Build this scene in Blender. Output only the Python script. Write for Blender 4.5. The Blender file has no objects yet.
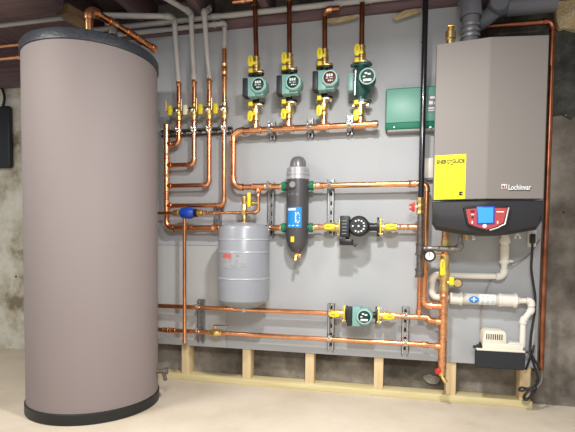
import bpy, bmesh, math, random
from mathutils import Vector, Matrix
random.seed(7)
C = bpy.context.scene.collection
SC = bpy.context.scene
PI = math.pi

# ------------------------------------------------------------------ camera
F, CX, CY = 446.26, 287.5, 265.95            # focal length and principal point in pixels of the 575x432 frame
YAW, PITCH, ROLL = 0.2231, 0.0438, -0.0104
EYE = Vector((0.0, -2.7203, 0.9))
_f = Vector((-math.sin(YAW)*math.cos(PITCH), math.cos(YAW)*math.cos(PITCH), -math.sin(PITCH)))
_r0 = Vector((math.cos(YAW), math.sin(YAW), 0)); _u0 = _r0.cross(_f)
_r = _r0*math.cos(ROLL) - _u0*math.sin(ROLL); _u = _r0*math.sin(ROLL) + _u0*math.cos(ROLL)
cd = bpy.data.cameras.new('camera'); cam = bpy.data.objects.new('camera', cd); C.objects.link(cam)
cd.sensor_fit = 'HORIZONTAL'; cd.sensor_width = 36.0; cd.lens = F/575*36
cd.shift_x = 0.0; cd.shift_y = (CY-216)/575
cd.clip_start = 0.05
M = Matrix((( _r.x, _u.x, -_f.x), (_r.y, _u.y, -_f.y), (_r.z, _u.z, -_f.z))).to_4x4()
M.translation = EYE; cam.matrix_world = M
SC.camera = cam

def _ray(px, py): return _f*F + _r*(px-CX) - _u*(py-CY)
def at(px, py, y=0.0):
    d = _ray(px, py); return EYE + d*((y-EYE.y)/d.y)
def atz(px, py, z):
    d = _ray(px, py); return EYE + d*((z-EYE.z)/d.z)
def X(px, py, y): return at(px, py, y).x
def Z(px, py, y): return at(px, py, y).z

# ------------------------------------------------------------------ world and lamps
w = bpy.data.worlds.new('basement_air'); SC.world = w; w.use_nodes = True
w.node_tree.nodes['Background'].inputs[0].default_value = (0.95, 0.97, 1.0, 1)
w.node_tree.nodes['Background'].inputs[1].default_value = 0.40
def area_lamp(name, loc, target, size, power, col):
    l = bpy.data.lights.new(name, 'AREA'); l.shape = 'DISK'; l.size = size; l.energy = power; l.color = col
    o = bpy.data.objects.new(name, l); C.objects.link(o); o.location = loc
    o.rotation_euler = (Vector(target)-Vector(loc)).to_track_quat('-Z', 'Y').to_euler(); return o
def point_lamp(name, loc, radius, power, col):
    l = bpy.data.lights.new(name, 'POINT'); l.shadow_soft_size = radius; l.energy = power; l.color = col
    o = bpy.data.objects.new(name, l); C.objects.link(o); o.location = loc; return o
area_lamp('unseen_light', (-0.15, -1.35, 2.12), (-0.15, -1.35, 0), 0.14, 32, (1.0, 0.98, 0.95))
area_lamp('unseen_light', (0.1, -3.0, 2.2), (0.1, -2.7, 0), 0.6, 60, (1.0, 0.98, 0.95))  # added fill light, no fixture seen, lifts the tank and front surfaces
area_lamp('unseen_light', (-2.1, -1.75, 2.2), (-2.1, -1.65, 0), 0.5, 26, (1.0, 0.97, 0.90))  # added unseen light, brightens the tank's upper front and left floor

vs = SC.view_settings
vs.view_transform = 'Standard'; vs.look = 'None'; vs.gamma = 1.0; vs.exposure = 0.35; vs.use_curve_mapping = False

# ------------------------------------------------------------------ materials
MATS = {}
def mat(name, col, rough=0.5, metal=0.0, noise=None, bump=0.0, nscale=20.0, trans=0.0, emit=0.0, spec=None, coat=0.0):
    m = bpy.data.materials.new(name); m.use_nodes = True; nt = m.node_tree
    b = nt.nodes['Principled BSDF']
    b.inputs['Base Color'].default_value = (*col, 1); b.inputs['Roughness'].default_value = rough
    b.inputs['Metallic'].default_value = metal
    if trans: b.inputs['Transmission Weight'].default_value = trans
    if coat: b.inputs['Coat Weight'].default_value = coat
    if spec is not None: b.inputs['Specular IOR Level'].default_value = spec
    if emit:
        b.inputs['Emission Color'].default_value = (*col, 1); b.inputs['Emission Strength'].default_value = emit
    if noise or bump:
        tc = nt.nodes.new('ShaderNodeTexCoord')
        n = nt.nodes.new('ShaderNodeTexNoise'); n.inputs['Scale'].default_value = nscale; n.inputs['Detail'].default_value = 6
        nt.links.new(tc.outputs['Object'], n.inputs['Vector'])
        if noise:
            r = nt.nodes.new('ShaderNodeValToRGB'); r.color_ramp.elements[0].position = 0.35; r.color_ramp.elements[1].position = 0.68
            r.color_ramp.elements[0].color = (*noise, 1); r.color_ramp.elements[1].color = (*col, 1)
            nt.links.new(n.outputs['Fac'], r.inputs[0]); nt.links.new(r.outputs[0], b.inputs['Base Color'])
        if bump:
            bp = nt.nodes.new('ShaderNodeBump'); bp.inputs['Strength'].default_value = bump; bp.inputs['Distance'].default_value = 0.02
            nt.links.new(n.outputs['Fac'], bp.inputs['Height']); nt.links.new(bp.outputs[0], b.inputs['Normal'])
    MATS[name] = m; return m

COPPER = mat('copper', (0.95, 0.48, 0.25), 0.27, 1.0, noise=(0.80, 0.35, 0.16), nscale=14)
COPFIT = mat('copper_fitting', (0.93, 0.50, 0.27), 0.33, 1.0, noise=(0.80, 0.38, 0.18), nscale=60)
COPDARK = mat('dull_copper', (0.46, 0.17, 0.085), 0.36, 1.0, noise=(0.22, 0.08, 0.045), nscale=9)
BRASS = mat('brass', (0.95, 0.72, 0.32), 0.34, 1.0, noise=(0.84, 0.58, 0.22), nscale=50)
CHROME = mat('bright_nickel', (0.86, 0.83, 0.78), 0.2, 1.0)
STEEL = mat('galvanised_steel', (0.62, 0.62, 0.62), 0.38, 1.0, noise=(0.42, 0.42, 0.43), nscale=60)
IRON = mat('dark_iron', (0.20, 0.175, 0.165), 0.42, 0.6, noise=(0.12, 0.10, 0.09), nscale=40)
GREYIRON = mat('grey_iron', (0.36, 0.34, 0.33), 0.42, 0.7, noise=(0.22, 0.20, 0.19), nscale=40)
BLACKP = mat('black_coating', (0.012, 0.013, 0.018), 0.22, 0.0, coat=0.4)
YELLOW = mat('yellow_plastic', (0.86, 0.68, 0.02), 0.4)
YELLOWLIT = mat('overexposed_yellow_plastic', (0.88, 0.84, 0.55), 0.4)  # paler copy of the yellow, overexposure put into the colour
RED = mat('red_plastic', (0.65, 0.03, 0.03), 0.4)
WHITEP = mat('white_pvc', (0.80, 0.77, 0.70), 0.4)
CREAM = mat('cream_plastic', (0.80, 0.76, 0.64), 0.42)
CLEARW = mat('cloudy_clear_pvc', (0.76, 0.74, 0.70), 0.25, trans=0.25)
GREYPVC = mat('pale_grey_plastic_pipe', (0.46, 0.45, 0.43), 0.45)
DUCT = mat('grey_vent_plastic', (0.15, 0.155, 0.175), 0.5)
DUCTRING = mat('vent_clamp_metal', (0.42, 0.42, 0.43), 0.35, 0.8)
TANKM = mat('mauve_grey_jacket', (0.262, 0.224, 0.222), 0.68, noise=(0.245, 0.206, 0.203), nscale=1.2)
CAPM = mat('dark_speckled_plastic', (0.055, 0.062, 0.076), 0.42, noise=(0.028, 0.032, 0.042), nscale=90, bump=0.15)
BASEM = mat('black_base_plastic', (0.012, 0.013, 0.013), 0.5)
EXPM = mat('grey_tank_enamel', (0.275, 0.29, 0.325), 0.3)
EXPB = mat('grey_tank_band', (0.40, 0.42, 0.45), 0.3)
SEPM = mat('graphite_enamel', (0.085, 0.08, 0.086), 0.38, 0.25)
SEPT = mat('grey_vent_cap', (0.19, 0.185, 0.19), 0.35, 0.3)
SEPR = mat('silver_collar', (0.50, 0.50, 0.52), 0.35, 0.5)
GREENU = mat('green_union', (0.0, 0.17, 0.09), 0.4)
TEAL = mat('teal_enamel', (0.22, 0.42, 0.39), 0.4)
RINGM = mat('pale_teal_ring', (0.42, 0.62, 0.58), 0.4)
TEALD = mat('dark_green_enamel', (0.018, 0.09, 0.08), 0.35)
DIAL = mat('dark_green_dial', (0.006, 0.045, 0.035), 0.5, spec=0.25)
DIALR = mat('brown_red_dial', (0.10, 0.03, 0.025), 0.5, spec=0.25)
MARK = mat('white_print', (0.80, 0.82, 0.80), 0.5)
BLUE = mat('blue_plastic', (0.008, 0.06, 0.42), 0.4)
BLUEL = mat('blue_label', (0.015, 0.24, 0.62), 0.45)
BOXG = mat('mint_green_enamel', (0.15, 0.38, 0.30), 0.42)
BOXD = mat('deep_green_plastic', (0.005, 0.19, 0.12), 0.4)
GREYBASE = mat('grey_plastic', (0.36, 0.35, 0.33), 0.5)
BOILM = mat('warm_grey_enamel', (0.215, 0.195, 0.182), 0.6)
BOILB = mat('charcoal_plastic', (0.020, 0.020, 0.024), 0.5)
BLACK = mat('black_plastic', (0.010, 0.010, 0.011), 0.4)
BLACKM = mat('matt_black_tank', (0.016, 0.019, 0.024), 0.5)
BEZEL = mat('silver_bezel', (0.62, 0.60, 0.58), 0.3, 0.6)
REDPAN = mat('red_panel', (0.42, 0.055, 0.055), 0.4)
SCREEN = mat('blue_lit_screen', (0.03, 0.24, 0.72), 0.4, emit=0.45)
LABELY = mat('yellow_paper', (0.90, 0.83, 0.0), 0.6)
INK = mat('black_ink', (0.012, 0.012, 0.012), 0.6)
INKG = mat('olive_ink', (0.42, 0.40, 0.04), 0.6)
INKR = mat('red_ink', (0.55, 0.10, 0.08), 0.6)
INKS = mat('grey_ink', (0.20, 0.21, 0.24), 0.6)
PAPER = mat('pale_grey_paper', (0.31, 0.32, 0.35), 0.6)
CORD = mat('black_rubber', (0.012, 0.012, 0.012), 0.5)
WIRE = mat('grey_wire_sheath', (0.22, 0.20, 0.18), 0.5)
TUBE = mat('dull_clear_tubing', (0.36, 0.30, 0.26), 0.35)

def wood(name, c1, c2, axis, scale=1.0, dist=3.0):
    m = bpy.data.materials.new(name); m.use_nodes = True; nt = m.node_tree; b = nt.nodes['Principled BSDF']
    tc = nt.nodes.new('ShaderNodeTexCoord'); mp = nt.nodes.new('ShaderNodeMapping')
    s = [14*scale]*3; s[axis] = 0.9*scale; mp.inputs['Scale'].default_value = s
    n = nt.nodes.new('ShaderNodeTexNoise'); n.inputs['Scale'].default_value = 3.0; n.inputs['Detail'].default_value = 8
    n.inputs['Distortion'].default_value = dist*0.2
    r = nt.nodes.new('ShaderNodeValToRGB'); r.color_ramp.elements[0].position = 0.3; r.color_ramp.elements[1].position = 0.7
    r.color_ramp.elements[0].color = (*c2, 1); r.color_ramp.elements[1].color = (*c1, 1)
    nt.links.new(tc.outputs['Object'], mp.inputs[0]); nt.links.new(mp.outputs[0], n.inputs['Vector'])
    nt.links.new(n.outputs['Fac'], r.inputs[0]); nt.links.new(r.outputs[0], b.inputs['Base Color'])
    b.inputs['Roughness'].default_value = 0.7; return m
PINE = wood('pine', (0.82, 0.66, 0.41), (0.72, 0.54, 0.30), 2)
TREATED = wood('treated_pine', (0.76, 0.67, 0.38), (0.62, 0.53, 0.27), 0)
OLDX = wood('old_dark_timber_along', (0.20, 0.125, 0.13), (0.11, 0.068, 0.075), 0)
OLDY = wood('old_dark_timber_across', (0.19, 0.125, 0.135), (0.12, 0.078, 0.086), 1)
TAN = wood('tan_timber', (0.36, 0.23, 0.11), (0.26, 0.16, 0.075), 1)

def rough_mat(name, layers, rough=0.85, bumps=((6, 0.3),), base_scale=3.0, specks=None):
    """two-colour mottling, optional spots, layered bumps"""
    m = bpy.data.materials.new(name); m.use_nodes = True; nt = m.node_tree; b = nt.nodes['Principled BSDF']
    L = nt.links.new; tc = nt.nodes.new('ShaderNodeTexCoord')
    n = nt.nodes.new('ShaderNodeTexNoise'); n.inputs['Scale'].default_value = base_scale; n.inputs['Detail'].default_value = 9; n.inputs['Roughness'].default_value = 0.65
    L(tc.outputs['Object'], n.inputs['Vector'])
    r = nt.nodes.new('ShaderNodeValToRGB'); cr = r.color_ramp
    while len(cr.elements) < len(layers): cr.elements.new(0.5)
    for e, (p, c) in zip(cr.elements, layers): e.position = p; e.color = (*c, 1)
    L(n.outputs['Fac'], r.inputs[0]); col = r.outputs[0]
    if specks:
        sc, th, sc_col = specks
        v = nt.nodes.new('ShaderNodeTexVoronoi'); v.inputs['Scale'].default_value = sc
        L(tc.outputs['Object'], v.inputs['Vector'])
        cm = nt.nodes.new('ShaderNodeMath'); cm.operation = 'LESS_THAN'; cm.inputs[1].default_value = th
        L(v.outputs['Distance'], cm.inputs[0])
        mx = nt.nodes.new('ShaderNodeMix'); mx.data_type = 'RGBA'
        L(cm.outputs[0], mx.inputs['Factor']); L(col, mx.inputs['A']); mx.inputs['B'].default_value = (*sc_col, 1)
        col = mx.outputs['Result']
    L(col, b.inputs['Base Color']); b.inputs['Roughness'].default_value = rough
    prev = None
    for s, st in bumps:
        nn = nt.nodes.new('ShaderNodeTexNoise'); nn.inputs['Scale'].default_value = s; nn.inputs['Detail'].default_value = 5
        L(tc.outputs['Object'], nn.inputs['Vector'])
        bp = nt.nodes.new('ShaderNodeBump'); bp.inputs['Strength'].default_value = st; bp.inputs['Distance'].default_value = 0.04
        L(nn.outputs['Fac'], bp.inputs['Height'])
        if prev: L(prev.outputs[0], bp.inputs['Normal'])
        prev = bp
    if prev: L(prev.outputs[0], b.inputs['Normal'])
    return m
BOARD = rough_mat('grey_painted_plywood', [(0.3, (0.405, 0.425, 0.445)), (0.7, (0.44, 0.46, 0.48))], 0.55, ((60, 0.03),), 2.5, specks=(3.4, 0.022, (0.12, 0.12, 0.12)))
BOARDL = rough_mat('pale_grey_painted_plywood', [(0.3, (0.45, 0.46, 0.46)), (0.7, (0.49, 0.50, 0.50))], 0.55, ((60, 0.03),), 2.5)
FLOORM = rough_mat('beige_concrete_floor', [(0.35, (0.56, 0.48, 0.37)), (0.5, (0.64, 0.56, 0.445)), (0.65, (0.69, 0.62, 0.51))], 0.75, ((40, 0.05),), 1.6)
CONC = rough_mat('stained_concrete', [(0.36, (0.07, 0.06, 0.048)), (0.46, (0.155, 0.135, 0.112)), (0.55, (0.25, 0.222, 0.19)), (0.66, (0.37, 0.335, 0.29))], 0.9, ((5, 0.25), (40, 0.15)), 2.2, specks=(5.5, 0.045, (0.03, 0.026, 0.022)))
STONE = rough_mat('flaking_whitewashed_stone', [(0.36, (0.24, 0.20, 0.13)), (0.44, (0.50, 0.46, 0.36)), (0.54, (0.68, 0.66, 0.57)), (0.66, (0.78, 0.76, 0.68))], 0.9, ((3, 0.8), (14, 0.5)), 2.8, specks=(4.5, 0.06, (0.12, 0.10, 0.07)))
PATCH = rough_mat('grey_mortar', [(0.4, (0.17, 0.158, 0.132)), (0.6, (0.28, 0.262, 0.225))], 0.9, ((30, 0.3),), 8)
DARKWALL = rough_mat('dark_mottled_wall', [(0.38, (0.018, 0.019, 0.016)), (0.5, (0.045, 0.044, 0.036)), (0.66, (0.10, 0.098, 0.082))], 0.7, ((8, 0.4), (40, 0.2)), 5, specks=(16, 0.07, (0.30, 0.29, 0.24)))  # darker mottled tone with pale specks for the upper right wall
FOAM = rough_mat('ochre_spray_foam', [(0.25, (0.30, 0.20, 0.09)), (0.5, (0.52, 0.40, 0.22)), (0.8, (0.70, 0.62, 0.42))], 0.9, ((12, 0.8), (50, 0.3)), 9)

# ------------------------------------------------------------------ builders
ORIG = {}
def link(name, data): o = bpy.data.objects.new(name, data); C.objects.link(o); return o
def thing(name, label, cat, loc=(0, 0, 0), group=None):
    o = link(name, None); o.empty_display_size = 0.05; o.location = loc; ORIG[o.name] = Vector(loc)
    return tag(o, label, cat, group)
def tag(o, label, cat, group=None):
    o['label'] = label; o['category'] = cat
    if group: o['group'] = group
    return o
def obj(name, bm, m, parent=None, smooth=35, label=None):
    """link a bmesh given in world coordinates as one object, origin at its centre"""
    bmesh.ops.recalc_face_normals(bm, faces=bm.faces)
    vs_ = [v.co for v in bm.verts]
    c = Vector([(min(v[i] for v in vs_)+max(v[i] for v in vs_))/2 for i in range(3)])
    bmesh.ops.translate(bm, verts=bm.verts, vec=-c)
    me = bpy.data.meshes.new(name); bm.to_mesh(me); bm.free(); me.materials.append(m)
    if smooth:
        for p in me.polygons: p.use_smooth = True
        me.set_sharp_from_angle(angle=math.radians(smooth))
    o = link(name, me); ORIG[o.name] = c
    if parent: o.parent = parent; o.location = c-ORIG[parent.name]
    else: o.location = c
    if label: o['label'] = label
    return o
def struct(name, bm, m, parent=None, smooth=35):
    o = obj(name, bm, m, parent, smooth)
    if not parent: o['kind'] = 'structure'
    return o
def dup(root, loc, label, group=None):
    r = root.copy(); C.objects.link(r); r.location = loc; r['label'] = label
    if group: r['group'] = group
    for ch in list(root.children):
        c = ch.copy(); C.objects.link(c); c.parent = r
        for g in ch.children:
            d = g.copy(); C.objects.link(d); d.parent = c
    return r
def NB(): return bmesh.new()
def box(bm, a, b, bev=0.0, seg=2):
    a, b = Vector(a), Vector(b)
    lo = [min(a[i], b[i]) for i in range(3)]; hi = [max(a[i], b[i]) for i in range(3)]
    v = [bm.verts.new((x, y, z)) for x in (lo[0], hi[0]) for y in (lo[1], hi[1]) for z in (lo[2], hi[2])]
    fs = [bm.faces.new([v[i] for i in q]) for q in ((0, 1, 3, 2), (4, 6, 7, 5), (0, 4, 5, 1), (2, 3, 7, 6), (0, 2, 6, 4), (1, 5, 7, 3))]
    if bev:
        es = list({e for f in fs for e in f.edges})
        bmesh.ops.bevel(bm, geom=es, offset=bev, segments=seg, profile=0.5, affect='EDGES')
    return bm
def frame_of(d):
    d = d.normalized(); h = Vector((0, 0, 1)) if abs(d.z) < 0.9 else Vector((0, 1, 0))
    u = d.cross(h).normalized(); return u, u.cross(d).normalized()
def lathe(bm, p0, d, prof, seg=20, cap=True):
    """prof = [(t along d, radius)]"""
    p0, d = Vector(p0), Vector(d).normalized(); u, v = frame_of(d); rings = []
    for t, r in prof:
        rings.append([bm.verts.new(p0+d*t+(u*math.cos(2*PI*k/seg)+v*math.sin(2*PI*k/seg))*max(r, 1e-5)) for k in range(seg)])
    for a, b in zip(rings, rings[1:]):
        for k in range(seg): bm.faces.new((a[k], a[(k+1) % seg], b[(k+1) % seg], b[k]))
    if cap: bm.faces.new(rings[0][::-1]); bm.faces.new(rings[-1])
    return bm
def cyl(bm, p0, p1, r, seg=16):
    p0, p1 = Vector(p0), Vector(p1); return lathe(bm, p0, p1-p0, [(0, r), ((p1-p0).length, r)], seg)
def hexnut(bm, p0, p1, r): return cyl(bm, p0, p1, r, 6)
def sweep(bm, pts, r, seg=12):
    pts = [Vector(p) for p in pts]; n = len(pts)
    T = [(pts[min(i+1, n-1)]-pts[max(i-1, 0)]).normalized() for i in range(n)]
    u, v = frame_of(T[0]); rings = []
    for i in range(n):
        u = (u-T[i]*u.dot(T[i])).normalized(); v = T[i].cross(u)
        rr = r[i] if isinstance(r, (list, tuple)) else r
        rings.append([bm.verts.new(pts[i]+(u*math.cos(2*PI*k/seg)+v*math.sin(2*PI*k/seg))*rr) for k in range(seg)])
    for a, b in zip(rings, rings[1:]):
        for k in range(seg): bm.faces.new((a[k], a[(k+1) % seg], b[(k+1) % seg], b[k]))
    bm.faces.new(rings[0][::-1]); bm.faces.new(rings[-1]); return bm
def smooth_path(pts, n=8):
    P = [Vector(p) for p in pts]; P = [P[0]*2-P[1]]+P+[P[-1]*2-P[-2]]; out = []
    for i in range(1, len(P)-2):
        for k in range(n):
            t = k/n; a, b, c, d = P[i-1:i+3]
            out.append(0.5*((2*b)+(c-a)*t+(2*a-5*b+4*c-d)*t*t+(3*b-a-3*c+d)*t**3))
    out.append(P[-2]); return out
def prism(bm, poly, y0, y1, bev=0.0):
    """poly = [(x, z)] in the wall plane, extruded from y0 to y1"""
    a = [bm.verts.new((x, y0, z)) for x, z in poly]; b = [bm.verts.new((x, y1, z)) for x, z in poly]; n = len(poly)
    fs = [bm.faces.new(a), bm.faces.new(b[::-1])]+[bm.faces.new((a[i], b[i], b[(i+1) % n], a[(i+1) % n])) for i in range(n)]
    if bev: bmesh.ops.bevel(bm, geom=list({e for f in fs for e in f.edges}), offset=bev, segments=2, profile=0.5, affect='EDGES')
    return bm
def text_bm(s, size, centre, width=None, rotz=0.0, depth=0.0006, bold=0.018):
    cu = bpy.data.curves.new('lettering', 'FONT'); cu.body = s; cu.size = size; cu.extrude = depth; cu.align_x = 'CENTER'; cu.align_y = 'CENTER'
    cu.resolution_u = 3; cu.offset = size*bold
    o = bpy.data.objects.new('lettering', cu); C.objects.link(o)
    me = bpy.data.meshes.new_from_object(o.evaluated_get(bpy.context.evaluated_depsgraph_get()))
    bpy.data.objects.remove(o); bpy.data.curves.remove(cu)
    bm = NB(); bm.from_mesh(me); bpy.data.meshes.remove(me)
    if width:
        xs = [v.co.x for v in bm.verts]; k = width/(max(xs)-min(xs)); bmesh.ops.scale(bm, vec=(k, 1, 1), verts=bm.verts)
    bm.transform(Matrix.Translation(Vector(centre)) @ Matrix.Rotation(rotz, 4, 'Z') @ Matrix.Rotation(PI/2, 4, 'X')); return bm

# pipe runs: straight pieces, elbows and fittings are parts of one soldered run
def run(name, label, cat, pts, r, m=COPPER, fm=COPFIT, group=None, bend=None, couplings=(), tees=(), caps=(), fit=1.22):
    P = [Vector(p) for p in pts]; root = thing(name, label, cat, P[0], group)
    R = bend or r*2.1; n = len(P); st = [None]*n
    cuts = [(P[i], P[i]) for i in range(n)]
    for i in range(1, n-1):
        a = (P[i-1]-P[i]).normalized(); b = (P[i+1]-P[i]).normalized()
        ang = a.angle(b); t = R/math.tan(ang/2); t = min(t, (P[i-1]-P[i]).length*0.49 if i > 1 else (P[i-1]-P[i]).length*0.9)
        cuts[i] = (P[i]+a*t, P[i]+b*t)
        bis = (a+b).normalized(); Rr = t*math.tan(ang/2); c = P[i]+bis*(Rr/math.sin(ang/2))
        va = (cuts[i][0]-c); vb = (cuts[i][1]-c); tot = va.angle(vb); ax = va.cross(vb).normalized()
        arc = [c+Matrix.Rotation(tot*k/8, 3, ax) @ va for k in range(9)]
        lip = r*0.75
        path = [arc[0]+a*lip]+arc+[arc[-1]+b*lip]
        bm = NB(); sweep(bm, path, r*fit, 14)
        lathe(bm, path[0], -a, [(0, r*fit*1.06), (r*0.35, r*fit*1.06)], 14); lathe(bm, path[-1], -b, [(0, r*fit*1.06), (r*0.35, r*fit*1.06)], 14)
        obj('elbow', bm, fm, root)
    for i in range(n-1):
        bm = NB(); cyl(bm, cuts[i][1], cuts[i+1][0], r, 16); obj('pipe', bm, m, root)
    for p, ax in couplings:
        p = Vector(p); d = Vector(ax).normalized(); h = r*1.3
        bm = NB(); lathe(bm, p-d*h, d, [(0, r*1.12), (0, r*1.27), (r*.35, r*1.27), (r*.5, r*1.2), (2*h-r*.5, r*1.2), (2*h-r*.35, r*1.27), (2*h, r*1.27), (2*h, r*1.12)], 14)
        obj('coupling', bm, fm, root)
    for p, ax, br in tees:
        p = Vector(p); d = Vector(ax).normalized(); e = Vector(br).normalized(); h = r*1.9
        bm = NB(); lathe(bm, p-d*h, d, [(0, r*1.28), (r*.45, r*1.28), (r*.5, r*1.2), (2*h-r*.5, r*1.2), (2*h-r*.45, r*1.28), (2*h, r*1.28)], 14)
        lathe(bm, p, e, [(0, r*1.05), (r*1.6, r*1.05), (r*1.6, r*1.15), (r*2.0, r*1.15)], 14)
        obj('tee', bm, fm, root)
    for p, ax in caps:
        p = Vector(p); d = Vector(ax).normalized()
        bm = NB(); lathe(bm, p-d*r*1.5, d, [(0, r*1.25), (r*1.5, r*1.25), (r*1.9, r*0.9), (r*2.0, r*0.3)], 14); obj('end_cap', bm, fm, root)
    return root
XA, YA, ZA = Vector((1, 0, 0)), Vector((0, 1, 0)), Vector((0, 0, 1))

# ------------------------------------------------------------------ the room
BX0R = 0.45
bm = NB(); box(bm, (-4.2, -4.5, -0.08), (2.2, 0.62, 0.0)); struct('floor', bm, FLOORM)
bm = NB(); box(bm, (-1.95, 0.098, 0), (2.2, 0.30, 2.55)); struct('wall_back', bm, CONC)
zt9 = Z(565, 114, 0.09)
random.seed(11); bm = NB(); edge_ = [(BX0R+(2.2-BX0R)*k/40, zt9+random.uniform(-.035, .03)+.02*math.sin(k*.8)) for k in range(41)]; prism(bm, edge_+[(2.2, 2.52), (BX0R, 2.52)], 0.090, 0.10); struct('wall_right_upper', bm, DARKWALL)
bm = NB(); box(bm, (-4.2, 0.46, 0), (-1.95, 0.62, 2.52)); struct('wall_left_back', bm, STONE)
bm = NB(); box(bm, (-4.2, -4.5, 2.52), (2.2, 0.62, 2.58)); struct('ceiling', bm, OLDY)
# painted sheets the pipework hangs on
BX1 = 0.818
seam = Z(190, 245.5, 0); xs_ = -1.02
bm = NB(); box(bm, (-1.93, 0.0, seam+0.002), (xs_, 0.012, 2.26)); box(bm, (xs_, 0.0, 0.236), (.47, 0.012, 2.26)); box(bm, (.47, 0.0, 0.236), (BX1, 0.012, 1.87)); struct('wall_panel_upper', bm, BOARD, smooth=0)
bm = NB(); box(bm, (-1.93, 0.0, 0.236), (xs_-0.002, 0.012, seam)); struct('wall_panel_left', bm, BOARDL, smooth=0)
# sole plate and studs
bm = NB(); box(bm, (-1.93, 0.002, 0.0), (X(532.5, 409, 0), 0.097, 0.04), 0.003); tag(obj('bottom_plate', bm, TREATED), 'long greenish treated timber lying on the floor under the studs', 'timber')
stud_spec = [(181, 'L', 'pine stud nearest the big tank, under the thin vertical copper pipe'),
             (242, 'L', 'pine stud under the grey expansion tank'),
             (305, 'L', 'pine stud under the steel channel left of the lower green pump'),
             (374, 'L', 'pine stud right of the lower green pump, under its right valve'),
             (456.5, 'R', 'pine stud beside the red-handled drain at the foot of the copper riser'),
             (531.5, 'R', 'rightmost pine stud, behind the bundle of black cord')]
proto = None
for px, side, lab in stud_spec:
    x = X(px, 366, 0.005)
    x0 = x if side == 'L' else x-0.055
    if proto is None:
        bm = NB(); box(bm, (x0, 0.014, 0.04), (x0+0.055, 0.095, 0.40), 0.002); proto = tag(obj('stud', bm, PINE), lab, 'stud', 'pine studs behind the panels')
    else:
        o = proto.copy(); C.objects.link(o); o.location = proto.location+Vector((x0-proto['x0'], 0, 0)); o['label'] = lab
    if proto is not None and 'x0' not in proto: proto['x0'] = x0
# mortar patch on the concrete
pc = at(432, 379, 0.09)
bm = NB()
poly = [(pc.x+0.050*math.cos(t)*(1+0.18*math.sin(3*t)+random.uniform(-.15, .15)), pc.z-0.004+0.030*math.sin(t)*(1+0.2*math.cos(2*t+1)+random.uniform(-.2, .2))) for t in [k*2*PI/18 for k in range(18)]]
prism(bm, poly, 0.088, 0.099, 0.004); tag(obj('mortar_patch', bm, PATCH), 'pale grey lump of mortar low on the concrete by the red drain handle', 'mortar')
# sill beam, joists, girder
bm = NB(); box(bm, (-1.93, -0.035, 2.262), (1.02, 0.09, 2.335), 0.004); tag(obj('sill_beam', bm, OLDX), 'dark old timber along the top edge of the grey wall panels', 'beam')
jx = [X(262, 8, -0.05), X(262, 8, -0.05)+0.41, X(262, 8, -0.05)-0.41, X(262, 8, -0.05)-0.82, X(262, 8, -0.05)+0.82, X(262, 8, -0.05)+1.23, X(262, 8, -0.05)-1.23]
jl = ['dark ceiling joist between the first and second green pump pipes', 'dark ceiling joist above the third and fourth green pumps', 'dark ceiling joist above the four grey plastic risers', 'dark ceiling joist above the right edge of the big tank', 'dark ceiling joist left of the boiler flue', 'dark ceiling joist above the boiler flue', 'dark ceiling joist over the middle of the big tank']
j0 = None
for x, lab in zip(jx, jl):
    if j0 is None:
        bm = NB(); box(bm, (x, -3.2, 2.336), (x+0.05, 0.09, 2.52), 0.004); j0 = tag(obj('joist', bm, OLDY), lab, 'joist', 'dark ceiling joists')
    else:
        o = j0.copy(); C.objects.link(o); o.location = j0.location+Vector((x-jx[0], 0, 0)); o['label'] = lab
g = atz(40, 14, 2.17)
bm = NB(); box(bm, (-4.1, g.y-0.16, 2.17), (-1.75, g.y, 2.335), 0.006); tag(obj('girder', bm, OLDX), 'thick dark girder crossing the ceiling at the top left', 'beam')
a = atz(62, 14, 2.24); b = atz(86, 27, 2.24)
bm = NB(); dd = (b-a).normalized(); nn = Vector((dd.y, -dd.x, 0))*0.05
vv = [bm.verts.new(p) for p in (a-nn, a+nn, b+nn, b-nn)]+[bm.verts.new(p+ZA*0.05) for p in (a-nn, a+nn, b+nn, b-nn)]
for q in ((0, 1, 2, 3), (7, 6, 5, 4), (0, 4, 5, 1), (1, 5, 6, 2), (2, 6, 7, 3), (3, 7, 4, 0)): bm.faces.new([vv[i] for i in q])
tag(obj('blocking', bm, TAN), 'tan wood block in the ceiling just above the big tank', 'timber')
bm = NB(); box(bm, (-4.1, 0.36, 2.192), (-1.96, 0.458, 2.50), 0.006); tag(obj('sill_beam', bm, OLDX), 'dark old timber on top of the whitewashed stone wall at far left', 'beam')
# crumbling foam / mortar along the sill and at the top right corner
def lump(pts, y, t, lab, name='sealant_foam'):
    bm = NB(); prism(bm, [(at(px, py, y).x, at(px, py, y).z) for px, py in pts], y, y+t, 0.006)
    return tag(obj(name, bm, FOAM), lab, 'foam')
lump([(319, 21), (325, 18), (334, 19), (340, 17), (345, 16), (358, 13.5), (361, 15), (354, 18), (345, 20.5), (338, 22), (330, 22.5), (322, 23)], -0.05, 0.015, 'crust of ochre foam on the sill beside the third green pump pipe')
lump([(392, 16), (398, 12.5), (406, 10), (415, 8.5), (422, 7.5), (422, 11), (414, 14), (404, 17), (396, 20)], -0.05, 0.015, 'crust of ochre foam on the sill just left of the black pipe')
lump([(554, -8), (590, -8), (590, 33), (575, 30), (566, 27), (560, 29), (556, 18)], 0.06, 0.036, 'ochre foam packed in the top right corner beside the copper pipe')

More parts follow.
